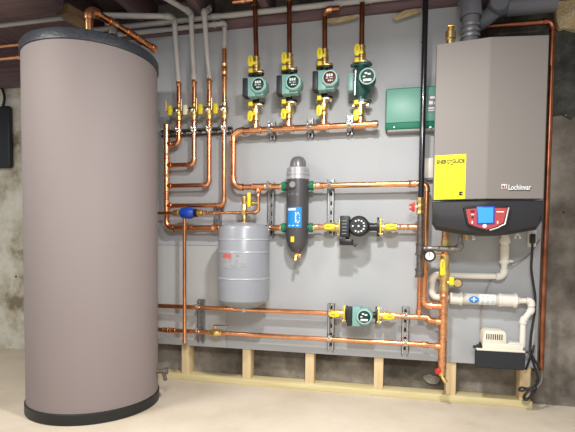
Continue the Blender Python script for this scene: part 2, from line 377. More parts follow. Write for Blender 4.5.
# ------------------------------------------------------------------ big storage tank
TX, TY, TR, ZT, ZB, Z0 = -1.621, -0.507, 0.3486, 1.936, 1.879, 0.06
t = thing('storage_tank', 'tall mauve-grey cylindrical hot water storage tank on the floor at left', 'tank', (TX, TY, 0))
bm = NB(); lathe(bm, (TX, TY, 0.055), ZA, [(0, TR-0.004), (ZB-0.05, TR-0.004)], 96); obj('jacket', bm, TANKM, t)
bm = NB(); lathe(bm, (TX, TY, ZB), ZA, [(0, TR-0.002), (0.002, TR+0.003), (0.045, TR+0.003), (0.055, TR-0.004), (0.060, TR-0.02), (0.068, 0.12), (0.068, 0.02)], 96); obj('top_cap', bm, CAPM, t, label='dark speckled top cap')
bm = NB(); lathe(bm, (TX, TY, 0), ZA, [(0, TR-0.004), (0.004, TR+0.003), (0.054, TR+0.003), (0.06, TR-0.006)], 96); obj('base_ring', bm, BASEM, t, label='black base ring')
dp = at(157.5, 371, -0.40); dv = Vector((dp.x-TX, dp.y-TY, 0)).normalized(); d0 = Vector((TX, TY, dp.z))+dv*(TR-0.01)
bm = NB(); cyl(bm, d0, d0+dv*0.05, 0.014, 12); lathe(bm, d0+dv*0.05, dv, [(0, .02), (.018, .02)], 12); sweep(bm, [d0+dv*.035, d0+dv*.05-ZA*.03, d0+dv*.055-ZA*.055], .011)
obj('drain_valve', bm, IRON, t, label='dark drain valve near the base')
tc_ = Vector((TX-0.03, TY-0.06, ZB+0.066))
q0 = atz(89, 30, 1.945)
q1 = at(89, 8.5, q0.y); q1.x = q0.x
q2 = atz(151, 47, 1.99)
q2 = at(154.5, 49, -0.33)
d = q2-q1
run('tank_outlet_pipe', 'dull copper pipe rising from the tank top and slanting back to the wall', 'pipe', [q0-ZA*0.005, q1, q2], 0.0185, COPPER, COPFIT,
    couplings=[(q1+d*0.32, d), (q1+d*0.58, d), (q1+d*0.72, d)], caps=[(q2, d)])
bp = atz(113, 31, 1.955)
bm = NB(); lathe(bm, (bp.x, bp.y, 1.935), ZA, [(0, .022), (.022, .022), (.03, .018), (.042, .012)], 16)
tag(obj('anode_plug', bm, IRON), 'small dark round fitting on the tank top beside the copper outlet', 'fitting')

# left background
for py, lab, dy in ((46, 'upper of the two copper pipes running behind the tank at far left', 0.0), (58.5, 'lower of the two copper pipes running behind the tank at far left', 0.06)):
    a = at(-40, py+2.2, -0.1-dy); a2 = at(24, py, -0.1-dy)
    z = (a.z+a2.z)/2
    run('copper_pipe', lab, 'pipe', [(a.x, a.y, z), (a2.x+0.12, a.y, z)], 0.013, COPPER, couplings=[((a2.x-0.03, a.y, z), XA)])
a = at(-6, 137, 0.42)
t = thing('meter_box', 'black round-cornered box hanging on the whitewashed stone wall at the left edge', 'box', (a.x, 0.41, a.z-0.2))
bm = NB(); box(bm, (a.x-0.16, 0.405, Z(5, 168, .42)), (X(9.5, 137, 0.41), 0.455, Z(5, 106, .42)), 0.022, 4); obj('housing', bm, BLACKM, t)
bm = NB(); sweep(bm, smooth_path([at(3, 107, .43), at(4.5, 97, .43), at(2, 87, .44), at(1.5, 76, .44)]), .010, 8); obj('cable', bm, CORD, t)

# ------------------------------------------------------------------ steel channels and pipe clamps
def channel(label, px, py0, py1, width=0.041, group='steel mounting channels', long=True):
    p0, p1 = at(px, py0, 0), at(px, py1, 0); x = (p0.x+p1.x)/2; z1, z0 = p0.z, p1.z; h = width/2
    bm = NB()
    box(bm, (x-h, -0.004, z0), (x+h, -0.001, z1))
    for s in (-1, 1):
        box(bm, (x+s*h, -0.036, z0), (x+s*(h-0.003), -0.001, z1)); box(bm, (x+s*h, -0.036, z0), (x+s*(h-0.011), -0.033, z1))
    t = thing('mounting_channel', label, 'bracket', (x, -0.001, z0), group)
    obj('rail', bm, STEEL, t, smooth=0)
    bm = NB(); n = max(2, int((z1-z0)/0.05))
    for k in range(n):
        zz = z0+(k+0.5)*(z1-z0)/n; box(bm, (x-0.006, -0.0055, zz-0.012), (x+0.006, -0.004, zz+0.012), 0.0)
    obj('slot', bm, BLACK, t, smooth=0); return x
SX = {}
SX['s1'] = channel('steel mounting channel between the thin vertical pipe and the expansion tank', 202.5, 299, 341)
SX['s2'] = channel('steel mounting channel left of the lower green pump', 331.5, 303, 348.5)
SX['s3'] = channel('steel mounting channel right of the lower green pump', 405, 306.5, 352.5)
SX['s4'] = channel('steel mounting channel just left of the graphite separator', 272.3, 183, 236)
SX['s5'] = channel('steel mounting channel just right of the graphite separator', 331.3, 180, 236)
SX['c1'] = channel('short mounting channel under the first joint of the top copper manifold', 274, 123, 141, 0.036)
SX['c2'] = channel('short mounting channel in the middle of the top copper manifold', 311.5, 120, 138.5, 0.036)
SX['c3'] = channel('short mounting channel at the right end of the top copper manifold', 350.5, 117, 136, 0.036)
SX['c4'] = channel('short mounting channel beside the top of the expansion tank', 219.5, 203, 224, 0.036)
def make_clamp(r, y):
    """pipe clamp for a horizontal pipe, local origin on the pipe axis at distance -y from the wall"""
    t = thing('pipe_clamp', '', 'clamp', (0, 0, 0))
    ORIG[t.name] = Vector((0, 0, 0)); bm = NB()
    for s in (-1, 1):
        pts = [Vector((0, -y-0.034, s*(r+0.003)))]+[Vector((0, -math.sin(a)*(r+0.003), s*math.cos(a)*(r+0.003))) for a in [k*PI/2/6*0.92 for k in range(7)]]
        for p, q in zip(pts, pts[1:]):
            vv = [bm.verts.new(v) for v in (p+XA*0.011, q+XA*0.011, q-XA*0.011, p-XA*0.011)]
            o_ = Vector((0, -0.0, 0)) + (Vector((0, p.y, p.z)).normalized()*0.002)
            ww = [bm.verts.new(v.co+o_) for v in vv]
            for f in ((0, 1, 2, 3), (7, 6, 5, 4), (0, 4, 5, 1), (2, 6, 7, 3), (1, 5, 6, 2), (3, 7, 4, 0)): bm.faces.new([(vv+ww)[i] for i in f])
    obj('strap', bm, STEEL, t, smooth=0)
    bm = NB(); cyl(bm, (0, -r-0.016, -r*0.2), (0, -r-0.016, r+0.014), 0.003, 8); hexnut(bm, (0, -r-0.016, r+0.004), (0, -r-0.016, r+0.012), 0.008)
    box(bm, (-.011, -r-0.024, -0.003), (.011, -r-0.001, 0.0)); box(bm, (-.011, -r-0.024, 0.004), (.011, -r-0.001, 0.007)); obj('bolt', bm, CHROME, t)
    return t

# ------------------------------------------------------------------ copper runs
YP = -0.068                         # pipes on the channels
YU = -0.085                         # top manifold and upper supply, on taller channels
R1, R2 = 0.0145, 0.0178
clampS = make_clamp(R1, YP); clampL = make_clamp(R2, YU)
used = set()
def clamp(proto, x, y, z, label):
    if proto.name in used: return dup(proto, (x, y, z), label, 'pipe clamps')
    used.add(proto.name); proto.location = (x, y, z); proto['label'] = label; proto['group'] = 'pipe clamps'; return proto
# return header at the left with the lower return into the separator
hx = X(166.5, 165, YP); zl = Z(275, 227.8, YP); SEPX = X(297.5, 205, YP); sepL = X(283, 228, YP)
zz = {144: Z(172, 144, YP), 165: Z(180, 165, YP), 186: Z(188, 185.5, YP), 206: Z(195, 205.5, YP)}
ztop = Z(166, 125, YP)
run('return_header', 'copper return header standing beside the big tank and bending right into the separator', 'pipe', [(hx, YP, ztop), (hx, YP, zl), (sepL-0.005, YP, zl)], R2,
    tees=[((hx, YP, z), ZA, XA) for z in zz.values()], couplings=[((hx, YP, Z(166.5, 157, YP)), ZA), ((hx, YP, Z(166.5, 178, YP)), ZA), ((X(216, 228, YP), YP, zl), XA)], caps=[((hx, YP, ztop), ZA)])
# four zone returns
zx = [X(179, 118, YP), X(194.2, 118, YP), X(209.3, 118, YP), X(224.3, 118, YP)]
zt = [Z(177.8, 80, YP), Z(193.5, 78, YP), Z(208.7, 77, YP), Z(223, 46, YP)]
zn = ['first zone return pipe, shortest, next to the header by the big tank', 'second zone return pipe from the big tank', 'third zone return pipe from the big tank', 'fourth zone return pipe, longest, farthest from the big tank']
zk = [144, 165, 186, 206]
for i in range(4):
    zv = Z(180+15*i, 108, YP)
    cps = [((zx[i], YP, Z(180+15*i, 119, YP)), ZA)]
    if i == 3: cps += [((zx[i], YP, Z(223, 67, YP)), ZA), ((zx[i], YP, Z(223, 75, YP)), ZA)]
    else: cps += [((zx[i], YP, zt[i]-0.012), ZA)]
    run('zone_return_pipe', zn[i], 'pipe', [(zx[i], YP, zt[i]), (zx[i], YP, zz[zk[i]]), (hx+R2, YP, zz[zk[i]])], R1, group='copper zone returns', couplings=cps)
# dark mounting rail behind the zone returns
zr = (Z(165, 134.5, 0)+Z(230, 131, 0))/2; xa, xb = X(163, 133, 0), X(233, 129, 0)
t = thing('mounting_rail', 'dark horizontal mounting rail behind the four zone return pipes', 'bracket', (xa, 0, zr))
bm = NB(); box(bm, (xa, -0.030, zr-0.0205), (xb, -0.001, zr-0.0175)); box(bm, (xa, -0.030, zr+0.0175), (xb, -0.001, zr+0.0205)); box(bm, (xa, -0.004, zr-0.0205), (xb, -0.001, zr+0.0205))
box(bm, (xa, -0.030, zr-0.0205), (xb, -0.027, zr-0.012)); box(bm, (xa, -0.030, zr+0.012), (xb, -0.027, zr+0.0205)); obj('rail', bm, IRON, t, smooth=0)
bm = NB()
n = 9
for k in range(n):
    xx = xa+(k+.5)*(xb-xa)/n; box(bm, (xx-0.02, -0.0055, zr-0.007), (xx+0.02, -0.004, zr+0.007))
obj('slot', bm, STEEL, t, smooth=0)
bm = NB(); lathe(bm, (0, 0, -0.011), ZA, [(0, R1+.002), (0, R1+.005), (.022, R1+.005), (.022, R1+.002)], 16); box(bm, (-0.006, R1+0.002, -0.011), (0.006, 0.036, 0.011))
box(bm, (-.009, -R1-.02, -.011), (-.006, -R1-.001, .011)); box(bm, (.006, -R1-.02, -.011), (.009, -R1-.001, .011)); cyl(bm, (-.016, -R1-.012, 0), (.016, -R1-.012, 0), .004, 8)
vc = tag(obj('rail_clamp', bm, CHROME), '', 'clamp', 'clamps on the dark rail'); off = Vector(vc.location)
for i in range(4):
    o = vc if i == 0 else vc.copy()
    if i: C.objects.link(o)
    o.location = Vector((zx[i], YP, zr))+off
    o['label'] = 'bright clamp holding the %s zone return pipe to the dark rail' % ['first', 'second', 'third', 'fourth'][i]
# top manifold, drop, upper supply into the separator
zm = (Z(260, 129.8, YU)+Z(340, 126, YU))/2; xm0 = X(233.5, 160, YU); zs = (Z(260, 187, YU)+Z(390, 184, YU))/2
xm1 = X(377, 124.4, YU)
px_ = [(256, 254, 'leftmost'), (289, 288.5, 'second'), (324, 324.6, 'third'), (360.6, 362, 'rightmost')]
pxx = [X(a, 110, YU) for a, _, _ in px_]
run('supply_manifold', 'copper manifold under the four upper pumps, bending down and into the separator', 'pipe', [(xm1, YU, zm), (xm0, YU, zm), (xm0, YU, zs), (X(283, 186.5, YU), YU, zs)], R2,
    bend=0.05, tees=[((x, YU, zm), XA, ZA) for x in pxx]+[((X(258, 187, YU), YU, zs), XA, -ZA)], couplings=[((X(268, 187, YU), YU, zs), XA)], caps=[((xm1, YU, zm), XA)])
for k, lab in (('c1', 'clamp on the top manifold between the first and second upper pumps'), ('c2', 'clamp on the top manifold between the second and third upper pumps'), ('c3', 'clamp on the top manifold between the third and fourth upper pumps')):
    clamp(clampL, SX[k], YU, zm, lab)
# upper pipe from separator to the right, down behind the black pipe to the riser
RXX = X(443.5, 300, -0.09); YR = -0.097
xh = X(425.3, 240, YU); zb1 = Z(432, 305.5, YU)
run('supply_pipe', 'copper pipe from the separator top right, turning down behind the black gas pipe', 'pipe', [(X(311, 186, YU), YU, zs), (xh, YU, zs), (xh, YU, zb1), (RXX-R2, YR, zb1)], R2*0.92,
    couplings=[((X(320, 186, YU), YU, zs), XA), ((X(412, 184, YU), YU, zs), XA), ((X(434, 305, YU), YU, zb1), XA)])
clamp(clampL, SX['s4'], YU, zs, 'clamp on the upper pipe left of the separator'); clamp(clampL, SX['s5'], YU, zs, 'clamp on the upper pipe right of the separator')
# middle line: separator lower right to pump and on
z3 = Z(360, 227, YP)
def PX(px, py=227, y=YP): return X(px, py, y)
run('pump_inlet_pipe', 'short copper pipe between the separator lower right union and the black pump', 'pipe', [(PX(311), YP, z3), (PX(327), YP, z3)], R1, couplings=[((PX(318), YP, z3), XA)])
xg = X(419.6, 290, YP); zq = Z(415, 317, YP)
run('pump_return_pipe', 'copper pipe from the black pump to the gas pipe and down to the lower line', 'pipe', [(PX(397), YP, z3), (xg, YP, z3), (xg, YP, zq+0.0)], R1,
    couplings=[((PX(402), YP, z3), XA), ((PX(410), YP, z3), XA), ((xg, YP, Z(419.5, 313, YP)), ZA)])
clamp(clampS, SX['s4'], YP, zl, 'clamp on the lower pipe left of the separator'); clamp(clampS, SX['s5'], YP, z3, 'clamp beside the left valve of the black pump')
# lower lines
z4 = (Z(201, 307.7, YP)+Z(300, 311.7, YP)+Z(412, 316.6, YP))/3
z5 = (Z(165, 330.5, YP)+Z(300, 336.5, YP)+Z(425, 345, YP))/3
xt = X(150, 306, YP)
run('lower_supply_pipe', 'copper pipe from the big tank passing under the expansion tank to the lower pump', 'pipe', [(xt, YP, z4), (X(327, 313, YP), YP, z4)], R1, couplings=[])
run('pump_outlet_pipe', 'short copper pipe from the lower pump to the copper riser', 'pipe', [(X(396, 317, YP), YP, z4), (X(428, 320, YP), YP, z4), (X(429, 322, YP), YP-.005, z4-0.015), (RXX-R2, YR, z4-0.018)], R1, bend=0.01,
    tees=[((xg, YP, z4), XA, ZA)], couplings=[((X(433, 322, YP), YP-.008, z4-.0165), XA)])
run('lower_return_pipe', 'lowest copper pipe running from the big tank to the foot of the riser', 'pipe', [(xt, YP, z5), (X(425, 346, YP), YP, z5), (RXX-R2, YR, z5)], R1, bend=0.02,
    couplings=[((X(166, 330.5, YP), YP, z5), XA), ((X(173, 330.8, YP), YP, z5), XA)])
for k, s in (('s1', 'left of the expansion tank'), ('s2', 'left of the lower pump'), ('s3', 'right of the lower pump')):
    clamp(clampS, SX[k], YP, z4, 'upper clamp on the steel channel '+s); clamp(clampS, SX[k], YP, z5, 'lower clamp on the steel channel '+s)
# riser under the boiler
zrt, zrb = 0.99, Z(443.5, 378, YR)
run('boiler_riser', 'thick copper riser dropping from the boiler underside down to the drain cock', 'pipe', [(RXX, YR, zrt), (RXX, YR, zrb+.03)], .0192,
    tees=[((RXX, YR, z), ZA, -XA) for z in (zb1, z4-.018, z5)], couplings=[((RXX, YR, Z(443, 292, YR)), ZA), ((RXX, YR, Z(443, 333, YR)), ZA), ((RXX, YR, Z(443, 356, YR)), ZA), ((RXX, YR, Z(443, 365, YR)), ZA)])
# thin vertical pipe under the pressure valve
YV = -0.122; xv = X(184.5, 280, YV); zpv = Z(185, 213, YV)
run('fill_pipe', 'thin copper pipe dropping straight down from the blue pressure valve', 'pipe', [(xv, YV, zpv-0.03), (xv, YV, Z(185.5, 343, YV))], 0.0115, couplings=[])
# fill line
xL = X(156, 213, YV); xc = X(258.3, 205, YV)
run('makeup_water_pipe', 'copper pipe from the blue valve over the expansion tank and up to the main', 'pipe', [(X(199, 213.3, YV), YV, zpv), (xc, YV, zpv), (xc, YV, zs-0.05), (xc, YU, zs-R2)], 0.0095, couplings=[((X(206, 213, YV), YV, zpv), XA), ((X(216, 213, YV), YV, zpv), XA), ((X(219, 213, YV), YV, zpv), XA)], bend=0.02)
t = thing('pressure_reducing_valve', 'blue pressure reducing valve with brass ends beside the return header', 'valve', (xv, YV, zpv))
bx0, bx1 = X(181, 212, YV), X(194.5, 212, YV)
bm = NB(); lathe(bm, (bx0, YV, zpv), XA, [(0, .016), (.004, .030), (.03, .036), (.06, .038), (bx1-bx0-.02, .034), (bx1-bx0, .026)], 18); obj('body', bm, BLUE, t)
bm = NB(); lathe(bm, (bx1-.004, YV, zpv), XA, [(0, .025), (.02, .027), (.024, .02)], 18); obj('gasket', bm, BLACK, t)
for x0, x1 in ((bx0-.055, bx0), (bx1+.018, bx1+.05)):
    bm = NB(); hexnut(bm, (x0, YV, zpv), (x1, YV, zpv), .018); lathe(bm, ((x0+x1)/2-.012, YV, zpv), XA, [(0, .021), (.024, .021)], 12); obj('brass_end', bm, BRASS, t)
bm = NB(); cyl(bm, (xL-.1, YV, zpv), (bx0-.05, YV, zpv), .0095, 12); obj('inlet_pipe', bm, COPPER, t, label='dull copper inlet stub')

# ------------------------------------------------------------------ valves
def orient(bm, kind):
    """parts are modelled with the line along +Z, handle on the left (-X), viewer at -Y"""
    if kind == 'up': return bm
    if kind == 'down': bm.transform(Matrix.Scale(-1, 4, ZA))
    if kind == 'right': bm.transform(Matrix(((0, 0, 1, 0), (0, 1, 0, 0), (-1, 0, 0, 0), (0, 0, 0, 1))) @ Matrix.Scale(-1, 4, XA))
    if kind == 'left': bm.transform(Matrix(((0, 0, -1, 0), (0, 1, 0, 0), (1, 0, 0, 0), (0, 0, 0, 1))))
    return bm
def make_iso(kind):
    t = thing('isolation_valve', '', 'valve'); ORIG[t.name] = Vector()
    L = 0.10
    bm = NB(); lathe(bm, (0, 0, 0.006), ZA, [(0, .021), (.018, .021), (.02, .026), (.05, .026), (.052, .021), (.066, .021), (.068, .0235), (L-.014, .0235), (L-.012, .019)], 16)
    obj('body', orient(bm, kind), BRASS if kind in ('up', 'down') else BRASS, t)
    bm = NB(); prism(bm, [(.052*math.cos(a)*(1 if abs(math.cos(a)) > .0 else 1), .026*math.sin(a)) for a in [k*2*PI/20 for k in range(20)]], -0.004, 0.004, .001)
    bm.transform(Matrix.Rotation(PI/2, 4, 'X')); obj('flange', orient(bm, kind), YELLOW if kind in ('left', 'right') else BRASS, t)
    for s in (-1, 1):
        bm = NB(); cyl(bm, (s*.040, 0, -.014), (s*.040, 0, .014), .005, 8); hexnut(bm, (s*.040, 0, .004), (s*.040, 0, .013), .010); obj('bolt', orient(bm, kind), CHROME, t)
    hx_ = -0.022 if kind in ('up', 'down') else 0.0
    z0, z1 = (.042, .106) if kind == 'down' else (.022, .088)
    if kind in ('up', 'down'):
        bm = NB(); box(bm, (-.036, -.046, -.012), (-.010, -.026, .014), .004); obj('flange_lock', orient(bm, kind), YELLOW, t)
    zs_ = z0+.02
    bm = NB(); cyl(bm, (0, -.02, zs_), (0, -.043, zs_), .009, 10); hexnut(bm, (0, -.036, zs_), (0, -.046, zs_), .011); obj('stem', orient(bm, kind), CHROME, t)
    bm = NB()
    # loop handle with an opening
    poly = [(hx_+.0165*math.cos(a), (z0+z1)/2+ (z1-z0)/2*math.copysign(abs(math.sin(a))**.6, math.sin(a))) for a in [k*2*PI/24 for k in range(24)]]
    prism(bm, poly, -.050, -.037, .003); box(bm, (hx_, -.047, zs_-.009), (0.012, -.039, zs_+.009), .002)
    h = obj('handle', orient(bm, kind), YELLOW, t)
    bm = NB(); box(bm, (hx_-.003, -.0512, z0+.028), (hx_+.004, -.0502, z1-.012)); obj('grip_slot', orient(bm, kind), INKG, h, smooth=0)
    return t
isos = {k: make_iso(k) for k in ('up', 'down', 'left', 'right')}; iused = set()
def iso(kind, loc, label, group):
    if kind in iused: return dup(isos[kind], loc, label, group)
    iused.add(kind); o = isos[kind]; o.location = loc; o['label'] = label; o['group'] = group; return o
GV = 'yellow-handled pump isolation valves'
def zone_valve(x, z, label, hm):
    t = thing('ball_valve', label, 'valve', (x, YP, z), 'yellow-handled zone ball valves')
    bm = NB(); lathe(bm, (x, YP, z-.05), ZA, [(0, .0185), (.002, .021), (.022, .021), (.026, .024), (.036, .027), (.064, .027), (.074, .024), (.078, .021), (.098, .021), (.1, .0185)], 16); obj('body', bm, BRASS, t)
    bm = NB(); cyl(bm, (x, YP-.022, z), (x, YP-.05, z), .012, 12); lathe(bm, (x, YP-.05, z), -YA, [(0, .016), (.006, .016), (.010, .008)], 12); obj('stem_nut', bm, CHROME, t)
    bm = NB(); box(bm, (x-.032, YP-.052, z-.006), (x-.008, YP-.046, z+.006), .002); box(bm, (x-.050, YP-.06, z-.031), (x-.024, YP-.042, z+.031), .006); obj('handle', bm, hm, t)
    bm = NB(); cyl(bm, (x-.066, YP-.045, z-.004), (x-.066, YP-.045, z+.07), .0035, 8); sweep(bm, [(x-.066, YP-.045, z-.002), (x-.05, YP-.045, z-.008), (x-.036, YP-.045, z-.004)], .0035, 8); obj('lever_wire', bm, BRASS, t)
    return t
for i, (lab, m_) in enumerate((('yellow-handled ball valve on the first zone return, nearest the big tank', YELLOW), ('ball valve with an overexposed whitish handle on the second zone return', YELLOWLIT), ('yellow-handled ball valve on the third zone return', YELLOW), ('yellow-handled ball valve on the fourth zone return, under the all-copper riser', YELLOW))):
    zone_valve(zx[i], Z(180+15*i, 112.6-.6*i, YP), lab, m_)

# ------------------------------------------------------------------ pumps
def marks(parent, cx, cz, y, r, style):
    bm = NB()
    def bar(x0, z0, x1, z1): box(bm, (cx+x0*r, y-.0008, cz+z0*r), (cx+x1*r, y, cz+z1*r))
    if style == 'lines':
        for x0 in (-.55, -.18, .2): bar(x0, .2, x0+.28, .62)
        for x0 in (-.62,): bar(x0, -.12, x0+.35, .02)
        bar(-.05, -.1, .5, -.02)
        for x0 in (-.3, .0): bar(x0, -.55, x0+.22, -.35)
        bar(.3, -.5, .6, -.42)
    elif style == 'block':
        for q in ((-.4, .35, .0, .6), (.05, .2, .5, .45), (-.65, -.1, -.3, .1), (-.6, -.7, .6, -.35)):
            bm = NB(); bar(*q); o_ = obj('dial_marking', bm, MARK, parent, smooth=0)
        return o_
    else:
        for k in range(12):
            if k in (5, 7): continue
            a = k*PI/6; c, s = math.cos(a)*.68, math.sin(a)*.68; bar(c-.09, s-.09, c+.09, s+.09)
        bar(-.1, -.1, .1, .1)
    return obj('dial_markings', bm, MARK, parent, smooth=0)
def make_square_pump(kind, dial=DIAL, style='lines', dx=.024, dz=-.018):
    t = thing('circulator_pump', '', 'pump'); ORIG[t.name] = Vector()
    bm = NB(); lathe(bm, (0, .03, 0), -YA, [(0, .03), (.01, .044), (.06, .048), (.085, .044)], 20)
    lathe(bm, (0, 0, -.088), ZA, [(0, .020), (.03, .020), (.06, .03), (.116, .03), (.146, .020), (.176, .020)], 14)
    obj('volute', orient(bm, kind), BLACK, t)
    for s in (-1, 1):
        bm = NB(); prism(bm, [(.05*math.cos(a), .024*math.sin(a)) for a in [k*2*PI/20 for k in range(20)]], -.006, .006, .0015); bm.transform(Matrix.Translation((0, 0, s*.086)) @ Matrix.Rotation(PI/2, 4, 'X')); obj('flange', orient(bm, kind), BLACK, t)
    def mb(x0, y0, z0, x1, y1, z1, bv):
        box(bm, (dx+x0, y0, dz+z0), (dx+x1, y1, dz+z1), bv)
    bm = NB(); mb(-.048, -.035, -.056, .0, -.098, .056, .006); mb(-.02, -.035, -.052, .046, -.090, -.020, .006)
    obj('terminal_box', bm, TEAL, t)
    bm = NB(); mb(-.078, -.04, -.054, -.0485, -.102, .052, .004); obj('control_box', bm, BLACKM, t, label='dark side control box')
    bm = NB(); poly = [(dx+.022+.050*math.cos(PI/8+k*PI/4), dz+.004+.050*math.sin(PI/8+k*PI/4)) for k in range(8)]; prism(bm, poly, -.03, -.110, .006); m_ = obj('motor', bm, TEAL, t)
    bm = NB(); lathe(bm, (dx+.022, -.109, dz+.004), -YA, [(0, .036), (.004, .036), (.005, .034)], 24); obj('dial', bm, dial, m_)
    bm = NB(); lathe(bm, (dx+.022, -.109, dz+.004), -YA, [(0, .0405), (.0055, .0405), (.0055, .0355), (.002, .0355)], 24); obj('dial_ring', bm, RINGM, m_)
    marks(m_, dx+.022, dz+.004, -.114, .034, style); return t
def make_round_pump():
    t = thing('circulator_pump', '', 'pump'); ORIG[t.name] = Vector()
    bm = NB(); lathe(bm, (0, 0, -.1), ZA, [(0, .024), (.02, .026), (.045, .05), (.07, .058), (.13, .058), (.155, .05), (.18, .026), (.2, .024)], 24); obj('volute', bm, TEALD, t)
    bm = NB(); lathe(bm, (.040, -.03, .000), -YA, [(0, .046), (.06, .046), (.07, .042)], 28); m_ = obj('motor', bm, TEALD, t)
    bm = NB(); lathe(bm, (.040, -.098, .000), -YA, [(0, .045), (.006, .045), (.006, .038), (.003, .038)], 28); obj('motor_ring', bm, TEAL, m_)
    bm = NB(); lathe(bm, (.040, -.099, .000), -YA, [(0, .037), (.003, .037)], 28); obj('dial', bm, DIAL, m_); marks(m_, .040, .000, -.1025, .037, 'block')
    bm = NB(); box(bm, (-.07, -.07, -.062), (-.036, -.01, .043), .01); obj('terminal_box', bm, TEAL, t)
    bm = NB(); cyl(bm, (-.030, -.06, -.085), (-.026, -.065, .05), .007, 10); obj('conduit', bm, STEEL, t)
    for s in (-1, 1):
        bm = NB(); prism(bm, [(.062*math.cos(a), .026*math.sin(a)) for a in [k*2*PI/20 for k in range(20)]], -.007, .007, .0015); bm.transform(Matrix.Translation((0, 0, s*.103)) @ Matrix.Rotation(PI/2, 4, 'X')); obj('flange', bm, TEALD, t)
    return t
def make_black_pump():
    t = thing('circulator_pump', '', 'pump'); ORIG[t.name] = Vector()
    bm = NB(); lathe(bm, (-.088, 0, 0), XA, [(0, .022), (.03, .022), (.05, .045), (.12, .045), (.145, .024), (.176, .022)], 16); lathe(bm, (0, .035, 0), -YA, [(0, .04), (.01, .055), (.08, .058)], 24); obj('volute', bm, BLACK, t)
    for s in (-1, 1):
        bm = NB(); prism(bm, [(.024*math.cos(a), .056*math.sin(a)) for a in [k*2*PI/20 for k in range(20)]], -.007, .007, .0015); bm.transform(Matrix.Translation((s*.105, 0, 0)) @ Matrix.Rotation(PI/2, 4, 'Z')); obj('flange', bm, BLACK, t)
        bm = NB(); cyl(bm, (s*.085, 0, 0), (s*.108, 0, 0), .024, 14); obj('neck', bm, BLACK, t)
    bm = NB(); lathe(bm, (0, -.04, 0), -YA, [(0, .058), (.075, .058), (.085, .05)], 32); m_ = obj('motor', bm, BLACK, t)
    bm = NB(); lathe(bm, (0, -.1245, 0), -YA, [(0, .047), (.003, .047)], 32); obj('dial', bm, BLACKM, m_); marks(m_, 0, 0, -.128, .047, 'ring')
    bm = NB(); box(bm, (-.105, -.13, -.062), (-.052, -.03, .058), .006); b_ = obj('control_box', bm, BLACKM, t)
    bm = NB()
    for k in range(5): box(bm, (-.092, -.1312, -.045+k*.018), (-.066, -.1302, -.040+k*.018))
    obj('vent_slots', bm, INKS, b_, smooth=0)
    bm = NB(); box(bm, (-.108, -.12, -.108), (-.032, -.05, -.072), .008); cyl(bm, (-.034, -.085, -.098), (-.012, -.085, -.112), .009, 10); box(bm, (-.075, -.1, -.075), (-.055, -.07, -.058)); obj('plug', bm, BLACK, t, label='black cable plug under the control box')
    return t
sp = make_square_pump('up'); zp = []
plab = [('leftmost of the four upper teal-green circulator pumps', 'the leftmost upper pump'), ('second teal-green circulator pump from the left above the manifold', 'the second upper pump'), ('third upper teal-green circulator pump, the one with a reddish dial', 'the third upper pump'), ('older round dark green circulator pump at the right end of the manifold', 'the round dark green pump')]
pyy = [87.5, 85, 81, 81.5]; pump_roots = []
rp = make_square_pump('up', DIALR); rd = make_round_pump()
for i in range(4):
    x = pxx[i]; z = Z(px_[i][0], pyy[i]+(0, 0, 0, 0)[i], YU-.03)
    if i == 0: sp.location = (x, YU, z); sp['label'] = plab[0][0]; sp['group'] = 'upper green zone pumps'
    elif i == 1: dup(sp, (x, YU, z), plab[1][0], 'upper green zone pumps')
    elif i == 2: rp.location = (x, YU, z); rp['label'] = plab[2][0]; rp['group'] = 'upper green zone pumps'
    else: rd.location = (x, YU, z); rd['label'] = plab[3][0]; rd['group'] = 'upper green zone pumps'
    h = .097 if i < 3 else .117
    iso('up', (x, YU, z+h), 'yellow-handled brass valve directly above '+plab[i][1], GV)
    iso('down', (x, YU, z-h), 'yellow-handled brass valve directly below '+plab[i][1], GV)
    # short copper piece down to the manifold and the riser up into the ceiling
    run('pump_tail_pipe', 'short copper stub between the manifold and '+plab[i][1], 'pipe', [(x, YU, z-h-.092), (x, YU, zm+R2*1.4)], R1, group='manifold stubs')
    ztp = 2.52 if i in (0, 1) else Z([0, 0, 324, 362][i], [0, 0, 10, 3][i], YU)
    xt_ = X(px_[i][1], 20, YU)
    pts = [(x, YU, z+h+.092), (xt_, YU, ztp)]
    if i == 2: pts = [(x, YU, z+h+.092), (xt_, YU, ztp), (xt_+.085, YU, ztp)]
    run('pump_riser_pipe', 'dark copper pipe rising to the ceiling above '+plab[i][1], 'pipe', pts, R1, COPDARK, COPFIT, group='copper risers above the pumps', couplings=[((x+(xt_-x)*.8, YU, 2.36), ZA)] if i < 2 else [])
lp = make_square_pump('right', DIAL, 'block', .0, .0); lz = z4; lx = X(361.5, 315.5, YP)
lp.location = (lx, YP, lz); lp['label'] = 'teal-green circulator pump on the lower copper line'
bp_ = make_black_pump(); bx = X(360, 227, YP); bp_.location = (bx, YP, z3); bp_['label'] = 'black round-faced circulator pump on the line right of the separator'
for (x, z, lab, h) in ((lx, z4, 'the lower green pump', .1), (bx, z3, 'the black pump', .118)):
    iso('left', (x-h, YP, z), 'yellow-handled brass valve on the left of '+lab, GV)
    iso('right', (x+h, YP, z), 'yellow-handled brass valve on the right of '+lab, GV)
